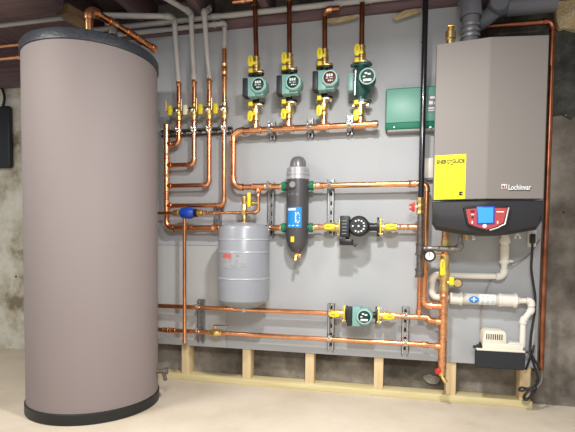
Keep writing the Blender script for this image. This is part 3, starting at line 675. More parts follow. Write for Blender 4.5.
# brass lever valve on the lowest line
vx = X(215.5, 331.8, YP)
t = thing('lever_valve', 'brass ball valve with a white lever on the lowest copper pipe', 'valve', (vx, YP, z5))
bm = NB(); lathe(bm, (vx-.042, YP, z5), XA, [(0, .018), (.004, .021), (.02, .021), (.03, .026), (.054, .026), (.064, .021), (.08, .021), (.084, .018)], 16); obj('body', bm, BRASS, t)
bm = NB(); cyl(bm, (vx, YP, z5+.02), (vx, YP, z5+.05), .008, 10); obj('stem', bm, BRASS, t)
bm = NB(); sweep(bm, [(vx-.012, YP, z5+.046), (vx+.03, YP-.01, z5+.052), (vx+.115, YP-.03, z5+.056)], .0055, 8); obj('lever', bm, CHROME, t)

# ------------------------------------------------------------------ hydraulic separator
YS = -0.085; sx = X(297.6, 205, YS); r = 0.067
zA, zC, zD = Z(297, 180, YS), Z(297, 238, YS), Z(297, 253, YS); zE, zF = Z(297, 168, YS), Z(297, 158.5, YS)
t = thing('hydraulic_separator', 'graphite hydraulic separator with a blue label and four green unions', 'separator', (sx, YS, zD))
bm = NB(); lathe(bm, (sx, YS, zD), ZA, [(0, .018), (.008, .034), (.04, .055), (.075, r*.98), (zC-zD+.03, r), (zA-zD, r)], 32); obj('body', bm, SEPM, t)
bm = NB(); hh = zE-zA; lathe(bm, (sx, YS, zA), ZA, [(0, r), (0, r+.002), (hh*.25, r+.002), (hh*.27, r-.002), (hh*.35, r-.002), (hh*.37, r+.002), (hh*.6, r+.002), (hh*.62, r-.002), (hh*.68, r-.002), (hh*.7, r), (hh*.93, r), (hh, r-.006)], 32); obj('collar', bm, SEPR, t, label='silver ringed collar')
bm = NB(); hh = zF-zE+.012; lathe(bm, (sx, YS, zE), ZA, [(0, .049), (hh*.35, .048), (hh*.7, .042), (hh*.9, .03), (hh, .008)], 28); obj('vent_cap', bm, SEPT, t)
bm = NB()
# ribs of the air vent cap
for k in range(10):
    a = k*PI/5; box(bm, (sx+.046*math.cos(a)-.002, YS+.046*math.sin(a)-.002, zE+.002), (sx+.046*math.cos(a)+.003, YS+.046*math.sin(a)+.003, zE+.04))
obj('cap_ribs', bm, SEPT, t)
for z in (zs, zl):
    for s in (-1, 1):
        bm = NB(); cyl(bm, (sx+s*(r-.012), YS, z), (sx+s*(r+.006), YS, z), .022, 14); u = obj('union', bm, SEPM, t)
        bm = NB(); lathe(bm, (sx+s*(r+.004), YS, z), XA*s, [(0, .026), (.004, .029), (.022, .029), (.026, .022)], 10); obj('green_ring', bm, GREENU, u)
        bm = NB(); cyl(bm, (sx+s*(r+.026), YS+.0, z), (sx+s*(r+.04), YS, z), .021, 14); obj('brass_tail', bm, BRASS, u)
p = at(293, 184.8, YS-r); bm = NB(); cyl(bm, (p.x, YS-r+.02, p.z), (p.x, YS-r-.012, p.z), .018, 16); q_ = obj('plug', bm, SEPM, t)
bm = NB(); lathe(bm, (p.x, YS-r-.012, p.z), -YA, [(0, .018), (.003, .018), (.003, .009), (.001, .009)], 16); obj('plug_rim', bm, CHROME, q_)
def arc_label(cx, cy, rad, a0, a1, z0, z1, n=10):
    bm = NB(); pr = None
    for k in range(n+1):
        a = a0+(a1-a0)*k/n; v = [bm.verts.new((cx+math.sin(a)*rr, cy-math.cos(a)*rr, z)) for rr, z in ((rad, z0), (rad, z1), (rad+.0008, z1), (rad+.0008, z0))]
        if pr:
            for i in range(4): bm.faces.new((pr[i], v[i], v[(i+1) % 4], pr[(i+1) % 4]))
        else: bm.faces.new(v)
        pr = v
    bm.faces.new(pr[::-1]); return bm
zl0, zl1 = Z(295, 227.5, YS-r), Z(295, 207, YS-r)
hl = zl1-zl0; v0 = math.atan2(sx-EYE.x, YS-EYE.y)      # the label faces the middle of the room
fa = -0.05
lb = obj('label', arc_label(sx, YS, r+.0002, fa-.78, fa+.62, zl0, zl1), BLUEL, t, label='blue label')
obj('label_print', arc_label(sx, YS, r+.001, fa-.70, fa+.1, zl1-hl*.16, zl1-hl*.06), MARK, lb)
bm = arc_label(sx, YS, r+.001, fa+.05, fa+.12, zl0+hl*.25, zl0+hl*.75, 2)
for k in range(10):
    a = fa+.28+.16*math.cos(k*PI/5); z = zl0+hl*.48+hl*.24*math.sin(k*PI/5); e = arc_label(sx, YS, r+.001, a-.03, a+.03, z-hl*.035, z+hl*.035, 2)
    me_ = bpy.data.meshes.new('print'); e.to_mesh(me_); e.free(); bm.from_mesh(me_); bpy.data.meshes.remove(me_)
for k in range(3):
    e = arc_label(sx, YS, r+.001, fa-.6+k*.38, fa-.4+k*.38, zl0+hl*.08, zl0+hl*.12, 2); me_ = bpy.data.meshes.new('print'); e.to_mesh(me_); e.free(); bm.from_mesh(me_); bpy.data.meshes.remove(me_)
obj('label_emblem', bm, MARK, lb)
bm = NB()
for k in range(6):
    a = fa-.72+k*.2; z = Z(297, 194, YS-r)
    e = arc_label(sx, YS, r+.0002, a, a+(.05 if k % 2 else .11), z-.006, z+.007, 2); me_ = bpy.data.meshes.new('print'); e.to_mesh(me_); e.free(); bm.from_mesh(me_); bpy.data.meshes.remove(me_)
obj('embossing', bm, SEPT, t)
obj('tag', arc_label(sx, YS, r+.0005, fa-.35, fa-.02, Z(294, 242, YS-r), Z(294, 236.5, YS-r), 4), YELLOW, t, label='small yellow sticker')
bm = NB(); cyl(bm, (sx, YS, zD+.01), (sx, YS, zD-.02), .014, 12); hexnut(bm, (sx, YS, zD-.005), (sx, YS, zD-.016), .018); sweep(bm, [(sx, YS, zD-.015), (sx-.004, YS-.025, zD-.022), (sx-.004, YS-.035, zD-.045)], .010, 10); dv_ = obj('drain_cock', bm, BRASS, t)
bm = NB(); box(bm, (sx+.008, YS-.02, zD-.03), (sx+.026, YS-.01, zD-.008), .003); obj('drain_handle', bm, COPFIT, dv_)

# ------------------------------------------------------------------ expansion tank
YE = -0.175; ex = X(244, 262, YE); er = (X(269.6, 265, YE)-X(218.6, 265, YE))/2*.955
def ez(py): return Z(244, py, YE-er*.7)
zt_, zb_ = ez(229), ez(304); b1, b2, b3 = ez(238.8), ez(251.5), ez(278.5)
t = thing('expansion_tank', 'light grey cylindrical expansion tank hanging left of the separator', 'tank', (ex, YE, ez(311)))
bm = NB(); pr_ = [(0, .03), (.008, .075), (zb_-ez(311), er*.93), (zb_-ez(311)+.014, er)]
lathe(bm, (ex, YE, ez(311)), ZA, pr_+[(zt_-ez(311), er), (zt_-ez(311)+.016, er*.95), (zt_-ez(311)+.032, er*.72), (zt_-ez(311)+.042, er*.35), (zt_-ez(311)+.044, .03)], 56); obj('shell', bm, EXPM, t)
for z in (b1, b2, b3):
    bm = NB(); lathe(bm, (ex, YE, z-.008), ZA, [(0, er-.002), (.002, er+.0025), (.007, er+.0005), (.010, er+.0025), (.013, er-.002)], 56); obj('band', bm, EXPB, t)
bm = NB(); cyl(bm, (ex+.005, YE-.02, ez(311)+.012), (ex+.005, YE-.02, ez(314.5)), .010, 12); obj('air_valve_cap', bm, WHITEP, t, label='white air valve cap')
la0, la1 = -0.62, 0.42
zz1, zz0 = ez(253.5), ez(268.5); hl = zz1-zz0
def epr(rows, m_, name, par):
    bm = NB()
    for a0, a1, f0, f1 in rows:
        e = arc_label(ex, YE, er+.0012, a0, a1, zz0+hl*f0, zz0+hl*f1, 4); me_ = bpy.data.meshes.new('print'); e.to_mesh(me_); e.free(); bm.from_mesh(me_); bpy.data.meshes.remove(me_)
    return obj(name, bm, m_, par)
lb = obj('label', arc_label(ex, YE, er+.0003, la0, la1, zz0, zz1, 14), PAPER, t)
random.seed(3); rows = []
a = la0+.04
while a < -.18: w_ = random.uniform(.025, .05); rows.append((a, a+w_, .74, .97)); a += w_+.012
rows.append((la0+.04, -.15, .66, .70)); epr(rows, INKR, 'red_print', lb)
rows = [(.02, .14, .78, .9)]
for f in (.52, .42, .3, .18, .08):
    a = la0+.04
    while a < .34:
        w_ = random.uniform(.03, .09); 
        if random.random() < .55: rows.append((a, a+w_, f, f+.035))
        a += w_+.03
epr(rows, INKS, 'small_print', lb)
t = thing('tank_service_valve', 'brass service valve with a yellow handle on top of the expansion tank', 'valve', (ex, YV, zpv))
z1_, z0_ = Z(244, 196.5, YV), zt_+.04
vx = X(244.5, 205, YV)
bm = NB(); lathe(bm, (vx, YV, z0_), ZA, [(0, .012), (.02, .012), (.022, .016), (z1_-z0_-.05, .016), (z1_-z0_-.045, .013), (z1_-z0_-.03, .019), (z1_-z0_, .019), (z1_-z0_+.006, .012)], 14); hexnut(bm, (vx, YV, zpv-.016), (vx, YV, zpv+.016), .02); obj('body', bm, BRASS, t)
xv2 = X(251, 200, YV); zh = Z(251, 200, YV)
bm = NB(); cyl(bm, (vx, YV, Z(250, 203, YV)), (xc, YV, Z(250, 203, YV)), .011, 12); hexnut(bm, (xv2-.012, YV, Z(250, 203, YV)), (xv2+.016, YV, Z(250, 203, YV)), .019); obj('branch', bm, BRASS, t)
bm = NB(); box(bm, (xv2-.010, YV-.045, zh-.045), (xv2+.010, YV-.033, zh+.04), .004); cyl(bm, (xv2, YV, zh-.02), (xv2, YV-.04, zh-.02), .007, 8); obj('handle', bm, YELLOW, t)

# ------------------------------------------------------------------ zone control box
yb = -0.07
xl, xr = X(385.5, 105, yb), X(440, 105, yb); ztb, zbb = Z(400, 87, yb), Z(400, 131, yb)
t = thing('zone_control_box', 'mint green zone controller box on the wall left of the boiler', 'control box', (xl, 0, zbb))
bm = NB(); box(bm, (xl, -.001, zbb+.012), (xr, -.062, ztb), .012); obj('housing', bm, BOXD, t)
bm = NB(); box(bm, (xl+.004, -.058, Z(400, 122.5, yb)), (xr-.004, yb, ztb-.008), .006); obj('cover', bm, BOXG, t)
bm = NB(); box(bm, (xl+.012, -.001, zbb), (xr-.012, -.052, zbb+.022), .008); obj('wiring_base', bm, GREYBASE, t)
for px in (394.5, 431):
    p = at(px, 127, yb); bm = NB(); lathe(bm, (p.x, -.0615, p.z), -YA, [(0, .006), (.003, .006), (.004, .003)], 10); obj('screw', bm, CHROME, t)
p = at(405, 86, -.04); bm = NB(); lathe(bm, (p.x, -.035, ztb-.002), ZA, [(0, .006), (.006, .006), (.009, .002)], 10); obj('top_screw', bm, BOXD, t)
p0, p1 = at(427, 112.5, yb), at(440, 94.5, yb)
bm = NB(); box(bm, (p0.x, yb-.0025, p0.z), (min(p1.x, xr-.008), yb+.001, p1.z)); d_ = obj('display', bm, INKS, t)
bm = NB()
for f0, f1, g0, g1 in ((.25, .8, .78, .92), (.15, .5, .45, .65), (.6, .85, .45, .6), (.1, .8, .2, .28), (.1, .8, .08, .13)):
    W_, H_ = min(p1.x, xr-.008)-p0.x, p1.z-p0.z; box(bm, (p0.x+W_*f0, yb-.0032, p0.z+H_*g0), (p0.x+W_*f1, yb-.0024, p0.z+H_*g1))
obj('display_markings', bm, MARK, d_, smooth=0)

# ------------------------------------------------------------------ boiler
BL, BC, BR = 0.214, 0.457, 0.722; yf, yc = -0.335, -0.368; bt, bm_, bb = 1.917, 1.139, 0.985
t = thing('wall_boiler', 'warm grey wall-hung boiler with a charcoal lower panel and blue screen', 'boiler', (BC, 0, bb))
bm = NB(); box(bm, (BL+.075, -.012, bb+.025), (BR-.03, yf+.02, bt-.02), .004); obj('cabinet', bm, BOILM, t)
def vee(bm, z0, z1, off=0.0, back=-0.29, inset=0.0, bz=None):
    xs = [(BL+inset, back), (BL+inset, yf-off), (BC, yc-off), (BR-inset, yf-off), (BR-inset, back)]
    lo = [bm.verts.new((x, y, z0 if bz is None else bz(x))) for x, y in xs]; hi = [bm.verts.new((x, y, z1)) for x, y in xs]; n = 5
    fs = [bm.faces.new(lo[::-1]), bm.faces.new(hi)]+[bm.faces.new((lo[i], lo[(i+1) % n], hi[(i+1) % n], hi[i])) for i in range(n)]
    return fs
bm = NB(); fs = vee(bm, bm_+.003, bt); bmesh.ops.bevel(bm, geom=list({e for f in fs for e in f.edges}), offset=.0025, segments=2, affect='EDGES'); obj('front_cover', bm, BOILM, t, smooth=5)
# lower panel: rounded lower edge that dips in the middle
bm = NB(); N = 24; rows = []
def yfront(x): return yf+(yc-yf)*(1-abs(x-BC)/((BC-BL) if x < BC else (BR-BC)))
for i in range(N+1):
    x = BL+(BR-BL)*i/N; s = (x-BL)/(BR-BL)
    dip = bb-.0+.010-.034*math.sin(PI*s)**1.3
    e = min(s, 1-s); dip += .03*max(0, 1-e/.035)**2
    y = yfront(x)
    rows.append([bm.verts.new(p) for p in ((x, -.29, bm_-.004), (x, y+.004, bm_-.004), (x, y-.002, bm_-.010), (x, y-.004, bm_-.07), (x, y-.002, dip+.05), (x, y+.008, dip+.018), (x, y+.03, dip+.003), (x, y+.055, dip), (x, -.29, dip+.004))])
for a, b in zip(rows, rows[1:]):
    for k in range(9): bm.faces.new((a[k], b[k], b[(k+1) % 9], a[(k+1) % 9]))
bm.faces.new(rows[0]); bm.faces.new(rows[-1][::-1]); lpn = obj('lower_panel', bm, BOILB, t, smooth=30, label='charcoal lower panel')
bm = NB(); box(bm, (BL+.08, -.013, bb+.003), (BR-.035, -.29, bb+.03)); obj('underside', bm, GREYBASE, t)
for px_b, m_b, r_b in ((466.5, BRASS, .011), (473.5, CHROME, .010)):
    q_ = at(px_b, 239, -.16); bm = NB(); cyl(bm, (q_.x, -.16, bb+.01), (q_.x, -.16, q_.z-.006), r_b*.8, 10); hexnut(bm, (q_.x, -.16, q_.z), (q_.x, -.16, q_.z+.012), r_b*1.4); obj('bottom_port', bm, m_b, t, label='small metal port under the boiler')
# control window
def fp(px, py): return at(px, py, yc-.006)
def poly_px(pts, y): return [(at(px, py, y).x, at(px, py, y).z) for px, py in pts]
yb0 = yc+.004
bz_ = [(463, 207.3), (470, 206.2), (487, 204.8), (502, 205.6), (509.3, 206.5), (508, 214), (505, 224.3), (497, 228.5), (486.5, 231.8), (475, 228.6), (467, 225), (464.5, 216)]
bm = NB(); prism(bm, poly_px(bz_, yc), yb0+.012, yc-.008, .003); bez = obj('bezel', bm, BLACK, t)
rim = NB(); pp = [at(px, py, yc-.008) for px, py in ((508.8, 207.5), (505, 224), (497, 228), (489.5, 230.2))]; sweep(rim, pp, .004, 8); obj('bezel_trim', rim, BEZEL, bez)
bm = NB(); prism(bm, poly_px([(465.7, 209.2), (476, 208.4), (496, 208), (507, 208.2), (503.3, 222.8), (496, 226.5), (486.5, 229.6), (476, 226.6), (468.8, 223.6)], yc-.008), yc-.006, yc-.010); rp_ = obj('button_panel', bm, REDPAN, t, label='red button panel')
bm = NB(); prism(bm, poly_px([(476.6, 206.6), (494.8, 206.2), (494.4, 224.2), (476.9, 224.6)], yc-.01), yc-.006, yc-.0125, .001); sf = obj('screen_frame', bm, BLUE, t)
bm = NB(); prism(bm, poly_px([(478, 207.8), (493.4, 207.4), (493.1, 222.6), (478.2, 223)], yc-.0125), yc-.010, yc-.0140); obj('screen', bm, SCREEN, sf, label='lit blue screen')
bm = NB(); p = at(484.6, 226.2, yc-.01); lathe(bm, (p.x, yc-.009, p.z), -YA, [(0, .010), (.006, .010), (.009, .006)], 16); obj('knob', bm, WHITEP, rp_)
bm = NB()
for (x0, y0, x1, y1) in ((470.5, 210.5, 474.5, 212.3), (471.5, 216.3, 473.8, 218.3)): box(bm, (at(x0, y0, yc-.01).x, yc-.0108, at(x0, y0, yc-.01).z), (at(x1, y1, yc-.01).x, yc-.0099, at(x1, y1, yc-.01).z))
obj('button_marks', bm, INK, rp_, smooth=0)
for (x0, y0, x1, y1) in ((471, 214, 474, 215), (471.6, 221, 472.8, 223.6), (497, 221, 498.2, 223.6), (496.5, 211.3, 503.8, 212.3)):
    bm = NB(); box(bm, (at(x0, y0, yc-.01).x, yc-.0108, at(x0, y0, yc-.01).z), (at(x1, y1, yc-.01).x, yc-.0099, at(x1, y1, yc-.01).z)); obj('panel_print', bm, MARK, rp_, smooth=0)
# logo on the right facet
rot = math.atan2(yf-yc, BR-BC)
def facet(px, py, side):
    d = _ray(px, py)
    if side > 0: n_ = Vector((-(yf-yc), BR-BC, 0)).normalized(); o_ = Vector((BC, yc, 0))
    else: n_ = Vector((-(yc-yf), BC-BL, 0)).normalized(); o_ = Vector((BC, yc, 0))
    return EYE+d*((o_-EYE).dot(n_)/d.dot(n_))
p = facet(519.3, 187.6, 1); w_ = (facet(530, 187, 1)-facet(507.5, 187, 1)).length
nr = Vector((math.sin(rot), -math.cos(rot), 0))
bm = text_bm('Lochinvar', .036, p+nr*.0022, w_, rot); obj('logo_lettering', bm, MARK, t, smooth=0)
bm = text_bm('Lochinvar', .036, p+nr*.0012+Vector((.002, 0, -.004)), w_, rot); obj('logo_shadow', bm, INK, t, smooth=0)
p = facet(504, 186.7, 1); bm = NB(); box(bm, (-.012, -.002, -.010), (.013, .0, .012), .001); bm.transform(Matrix.Translation(p+nr*.0012) @ Matrix.Rotation(rot, 4, 'Z')); lg = obj('logo_emblem', bm, MARK, t)
bm = NB(); box(bm, (-.010, -.003, -.007), (-.002, -.002, .007)); box(bm, (-.003, -.003, -.002), (.006, -.002, .001)); box(bm, (.004, -.003, -.008), (.008, -.002, .009)); box(bm, (-.010, -.003, -.0075), (.008, -.002, -.0055)); bm.transform(Matrix.Translation(p+nr*.0012) @ Matrix.Rotation(rot, 4, 'Z')); obj('emblem_red', bm, REDPAN, lg, smooth=0)
# yellow energy label on the left facet
rl = math.atan2(yc-yf, BC-BL); nl = Vector((math.sin(rl), -math.cos(rl), 0)); ul = Vector((math.cos(rl), math.sin(rl), 0))
A, B_ = facet(433.9, 199.6, -1), facet(466.2, 154, -1)
ln = (B_-A).dot(ul); hh = B_.z-A.z
lx0 = max((A-Vector((BL, yf, 0))).dot(ul), .004)
A = Vector((BL, yf, A.z))+ul*lx0; ln = (facet(466.2, 154, -1)-A).dot(ul)
ML = Matrix.Translation(A+nl*.001) @ Matrix.Rotation(rl, 4, 'Z')
et = thing('energy_label', 'bright yellow paper energy label stuck on the left half of the boiler front', 'label', A)
bm = NB(); box(bm, (0, -.0008, 0), (ln, 0, hh)); bm.transform(ML); obj('sheet', bm, LABELY, et, smooth=0)
bm = text_bm('ENERGYGUIDE', .027, (0, 0, 0), ln*.9, 0, .0004, .036); bm.transform(ML @ Matrix.Translation((ln*.51, -.0016, hh*.845))); obj('heading', bm, INK, et, smooth=0)
bm = NB(); vv = [bm.verts.new(ML @ Vector(q)) for q in ((ln*.52, -.0012, hh*.765), (ln*.57, -.0012, hh*.81), (ln*.57, -.0012, hh*.79), (ln*.57, -.0012, hh*.77))]
box(bm, (ln*.525, -.0014, hh*.772), (ln*.585, -.001, hh*.80)); bmesh.ops.delete(bm, geom=vv, context='VERTS'); bm.transform(ML); obj('arrow_mark', bm, INK, et, smooth=0)
bm = NB()
for f0, f1, g in ((.15, .5, .60), (.14, .92, .43), (.4, .62, .51), (.5, .58, .53)): box(bm, (ln*f0, -.0014, hh*g), (ln*f1, -.001, hh*g+.003))
bm.transform(ML); obj('fine_print', bm, INKG, et, smooth=0)
bm = NB(); box(bm, (ln*.80, -.0014, hh*.075), (ln*.93, -.001, hh*.11)); box(bm, (ln*.80, -.0014, hh*.13), (ln*.93, -.001, hh*.165)); box(bm, (ln*.82, -.0014, hh*.10), (ln*.88, -.001, hh*.135)); bm.transform(ML); obj('square_logo', bm, INK, et, smooth=0)

# relief valve, vents
p = at(450.3, 42, -0.20)
t = thing('relief_valve', 'brass relief valve standing on the boiler top beside the flue', 'valve', (p.x, -0.2, bt-.02))
h_ = Z(450.3, 25, -.2)-(bt-.02)
bm = NB(); lathe(bm, (p.x, -.2, bt-.021), ZA, [(0, .016), (.03, .016), (.032, .022), (h_*.55, .022), (h_*.58, .026), (h_*.8, .026), (h_*.84, .016), (h_, .012)], 12); obj('body', bm, BRASS, t)
bm = NB(); box(bm, (p.x-.018, -.23, bt+h_-.04), (p.x+.018, -.17, bt+h_-.028), .003); obj('lever', bm, BRASS, t)
yv_ = -0.19; fx = X(470.5, 30, yv_); vr = (X(479, 20, yv_)-X(460.5, 20, yv_))/2
vt = Z(470, 10, yv_)
t = thing('flue_pipe', 'grey plastic flue pipe with clamp rings rising from the boiler top', 'pipe', (fx, yv_, bt-.02))
bm = NB(); cyl(bm, (fx, yv_, bt-.021), (fx, yv_, vt), vr*.9, 28); obj('pipe', bm, DUCT, t)
bm = NB(); lathe(bm, (fx, yv_, bt-.018), ZA, [(0, vr*1.06), (.02, vr*1.06), (.022, vr*.98), (.03, vr*.98), (.032, vr*1.03), (.045, vr*1.03)], 28); obj('adapter', bm, BLACK, t)
for dz in (Z(470, 38, yv_)-bt+.012, Z(470, 33, yv_)-bt+.012, Z(470, 27.5, yv_)-bt+.012): 
    bm = NB(); lathe(bm, (fx, yv_, bt-.018+dz), ZA, [(0, vr*.9), (.001, vr*1.08), (.014, vr*1.08), (.015, vr*.9)], 28); obj('clamp_ring', bm, DUCTRING, t, label='bright clamp ring')
# elbow that turns up and back
ep = [Vector((fx, yv_, vt-.03)), Vector((fx, yv_, vt+.01)), Vector((fx-.004, yv_+.012, vt+.05)), Vector((fx-.006, yv_+.045, vt+.085)), Vector((fx-.006, yv_+.10, vt+.105))]
bm = NB(); sweep(bm, smooth_path(ep, 4), vr*1.12, 24); lathe(bm, (fx, yv_, vt-.04), ZA, [(0, vr*1.05), (0, vr*1.2), (.03, vr*1.2), (.03, vr*1.1)], 28); obj('elbow', bm, DUCT, t)
ya = -0.10; ax_ = X(496.5, 8, ya); az = Z(496, 8, ya)
t = thing('intake_pipe', 'grey plastic air intake pipe running right from the flue along the ceiling', 'pipe', (ax_, ya, az))
bm = NB(); sweep(bm, smooth_path([(X(476, 24, ya), ya, Z(476, 24, ya)), (X(484, 20, ya), ya, Z(484, 20, ya)), (ax_, ya, az-.01), (ax_+.05, ya, az+.0), (ax_+.08, ya, az)], 5), vr*.92, 24); obj('elbow', bm, DUCT, t)
bm = NB(); lathe(bm, (ax_, ya-.01, az), -YA, [(0, vr*1.1), (.05, vr*1.1), (.06, vr*.95), (.062, vr*.3)], 28); obj('cleanout_cap', bm, DUCT, t)
bm = NB(); cyl(bm, (ax_+.05, ya, az), (X(556, 8, ya), ya, az), vr*1.05, 28); obj('pipe', bm, DUCT, t)

# copper conduit right of the boiler
yq = -0.05; cx_ = X(547, 195, yq)
a = at(476, 27, yq); ctop = Z(551.5, 21, yq)
run('copper_conduit', 'dull copper pipe framing the top and right side of the boiler', 'pipe', [(a.x, yq, ctop), (cx_, yq, ctop), (cx_, yq, Z(541.3, 370, yq))], 0.0145, COPDARK, COPDARK, bend=.04)

# ------------------------------------------------------------------ gas pipe
YG = -0.135; gx = X(422.3, 140, YG)
t = thing('gas_pipe', 'black gas pipe standing left of the boiler with a brass shut-off and iron drip leg', 'pipe', (gx, YG, Z(420, 276, YG)))
zb = {k: Z(421, k, YG) for k in (199, 213, 219, 243, 254, 270, 277, 248.5)}
bm = NB(); cyl(bm, (gx, YG, zb[199]), (gx, YG, 2.52), .0155, 18); obj('upper_pipe', bm, BLACKP, t, label='glossy black upper length')
bm = NB(); cyl(bm, (gx, YG, zb[270]), (gx, YG, zb[213]), .0165, 16); obj('lower_pipe', bm, IRON, t, label='dull iron lower length')
for a, b in ((243, 255.2), (268.5, 277.5)):
    bm = NB(); z_, y_ = Z(421, a, YG), Z(421, b, YG); lathe(bm, (gx, YG, y_), ZA, [(0, .017), (0, .024), (.010, .024), (.012, .0205), (z_-y_-.012, .0205), (z_-y_-.01, .024), (z_-y_, .024)], 14); obj('fitting', bm, IRON, t)
v = thing('gas_cock', 'brass shut-off with a red handle on the black gas pipe', 'valve', (gx, YG, zb[213]))
bm = NB(); lathe(bm, (gx, YG, zb[213]-.008), ZA, [(0, .019), (.002, .023), (.02, .023), (.024, .02), (.04, .024), (.055, .02), (.06, .023), (.08, .023), (zb[199]-zb[213]+.014, .023), (zb[199]-zb[213]+.016, .019)], 8); obj('body', bm, BRASS, v)
zc = Z(415, 207, YG); bm = NB(); cyl(bm, (gx-.02, YG, zc), (gx-.035, YG, zc), .008, 10); obj('stem', bm, BRASS, v)
bm = NB(); box(bm, (gx-.048, YG-.013, zc-.026), (gx-.032, YG+.013, zc+.026), .005); box(bm, (gx-.062, YG-.008, zc-.016), (gx-.045, YG+.008, zc-.004), .003); box(bm, (gx-.062, YG-.008, zc+.006), (gx-.045, YG+.008, zc+.018), .003); obj('handle', bm, RED, v)
# iron branch to the boiler with the gauge on it
zn_ = zb[248.5]; e0 = gx+.02
run('gas_branch', 'dark iron branch from the gas pipe under the boiler with a union', 'pipe', [(e0, YG, zn_), (X(460, 248, YG), YG, zn_), (X(460, 248, YG), YG, .975)], .0132, GREYIRON, GREYIRON, bend=.02, fit=1.45,
    couplings=[((X(428, 248, YG), YG, zn_), XA), ((X(440.5, 248, YG), YG, zn_), XA), ((X(451, 248, YG), YG, zn_), XA)])
gp = at(429.3, 255.8, YG-.045)
t = thing('pressure_gauge', 'round white-faced pressure gauge in a black case under the iron branch', 'gauge', gp)
bm = NB(); cyl(bm, (gp.x, YG-.035, gp.z), (gp.x, YG-.066, gp.z), .031, 24); lathe(bm, (gp.x, YG-.066, gp.z), -YA, [(0, .032), (.005, .032), (.005, .023), (.0, .023)], 24); obj('case', bm, BLACK, t)
bm = NB(); cyl(bm, (gp.x, YG-.064, gp.z), (gp.x, YG-.0685, gp.z), .0228, 24); fc = obj('face', bm, WHITEP, t)
bm = NB(); box(bm, (gp.x-.0012, YG-.0697, gp.z-.004), (gp.x+.0012, YG-.0682, gp.z+.020)); obj('needle', bm, INK, fc, smooth=0)
bm = NB(); sweep(bm, [(gp.x+.028, YG-.048, gp.z+.006), (gp.x+.05, YG-.045, gp.z+.005), (RXX-R2, YR-.01, gp.z+.004)], .009, 8); obj('stem', bm, BRASS, t)

# isolation valve and drains on the riser
t = thing('riser_valve', 'brass valve with a long yellow handle on the riser under the boiler', 'valve', (RXX, YR, Z(443, 280, YR)))
za, zb2 = Z(443, 291, YR), Z(443, 255, YR)
bm = NB(); lathe(bm, (RXX, YR, za), ZA, [(0, .019), (.003, .025), (.03, .025), (.034, .022), (.06, .022), (.07, .030), (.11, .030), (.12, .023), (zb2-za-.03, .023), (zb2-za-.028, .026), (zb2-za, .026)], 16); obj('body', bm, BRASS, t)
h0, h1 = at(442.3, 275.5, YR-.05), at(442.8, 259, YR-.05)
bm = NB(); box(bm, (h0.x-.0135, YR-.058, h0.z), (h0.x+.0135, YR-.046, h1.z), .005); cyl(bm, (h0.x, YR-.02, h0.z+.02), (h0.x, YR-.05, h0.z+.02), .009, 10); hd = obj('handle', bm, YELLOW, t)
bm = NB(); box(bm, (h0.x-.0035, YR-.0592, h0.z+.045), (h0.x+.0035, YR-.0578, h1.z-.012)); obj('grip_slot', bm, INKG, hd, smooth=0)
bm = NB(); lathe(bm, (RXX, YR, Z(443, 249, YR)), ZA, [(0, .019), (.002, .024), (.05, .024), (.052, .02), (.06, .02)], 14); obj('union', bm, BRASS, t)
p = at(451, 281.5, YR-.03); q = at(457.3, 283, YR-.03)
t = thing('purge_drain', 'yellow-handled hose drain sticking out right of the riser valve', 'valve', p)
bm = NB(); cyl(bm, (RXX, YR, q.z), (q.x, YR-.01, q.z), .014, 12); cyl(bm, (q.x, YR-.0, q.z), (q.x, YR-.045, q.z), .020, 16); obj('body', bm, BRASS, t)
bm = NB(); lathe(bm, (q.x, YR-.03, q.z), -YA, [(0, .028), (.012, .028), (.012, .021), (.0, .021)], 18); obj('hose_cap', bm, IRON, t)
bm = NB(); box(bm, (p.x-.012, YR-.055, p.z-.02), (p.x+.014, YR-.04, p.z+.026), .006); cyl(bm, (p.x, YR-.01, p.z), (p.x, YR-.045, p.z), .007, 8); obj('handle', bm, YELLOW, t)
zd = Z(443.5, 372.5, YR)
t = thing('boiler_drain', 'brass drain cock with a red handle at the foot of the copper riser', 'valve', (RXX, YR, zd))
bm = NB(); lathe(bm, (RXX, YR, zd-.02), ZA, [(0, .014), (.004, .017), (.05, .017), (.055, .019), (.085, .019)], 12); sweep(bm, [(RXX, YR, zd-.01), (RXX+.006, YR-.015, zd-.028), (RXX+.022, YR-.022, zd-.05)], .011, 10); obj('body', bm, BRASS, t)
bm = NB(); cyl(bm, (RXX, YR-.005, zd+.008), (RXX-.024, YR-.03, zd+.012), .006, 8); obj('stem', bm, BRASS, t)
bm = NB(); lathe(bm, (RXX-.022, YR-.028, zd+.012), Vector((-.7, -.7, .1)), [(0, .008), (.001, .017), (.008, .017), (.011, .008)], 8); obj('handle', bm, RED, t)

# ------------------------------------------------------------------ condensate piping
YC = -0.040; tx_ = X(504.6, 255, YC)
z275 = (Z(440, 275.6, YC)+Z(500, 276, YC))/2; zN = (Z(455, 298, YC)+Z(510, 300, YC))/2
xl_ = X(432.4, 285, YC)
ztr = Z(504.5, 262, YC)
run('condensate_pipe', 'white plastic drain pipe looping left behind the riser to the neutralizer', 'pipe', [(tx_, YC, ztr), (tx_, YC, z275), (xl_, YC, z275), (xl_, YC, zN), (X(449, 297.5, YC), YC, zN)], .0165, WHITEP, WHITEP, bend=.03)
t = thing('condensate_trap', 'cream plastic trap hanging from the boiler underside above the drain elbow', 'trap', (tx_, YC, ztr))
bm = NB(); lathe(bm, (tx_, YC, ztr-.012), ZA, [(0, .022), (.03, .022), (.03, .0235), (Z(504, 244, YC)-ztr, .0235), (Z(504, 244, YC)-ztr+.002, .021), (.985-ztr, .021)], 20); obj('body', bm, CREAM, t)
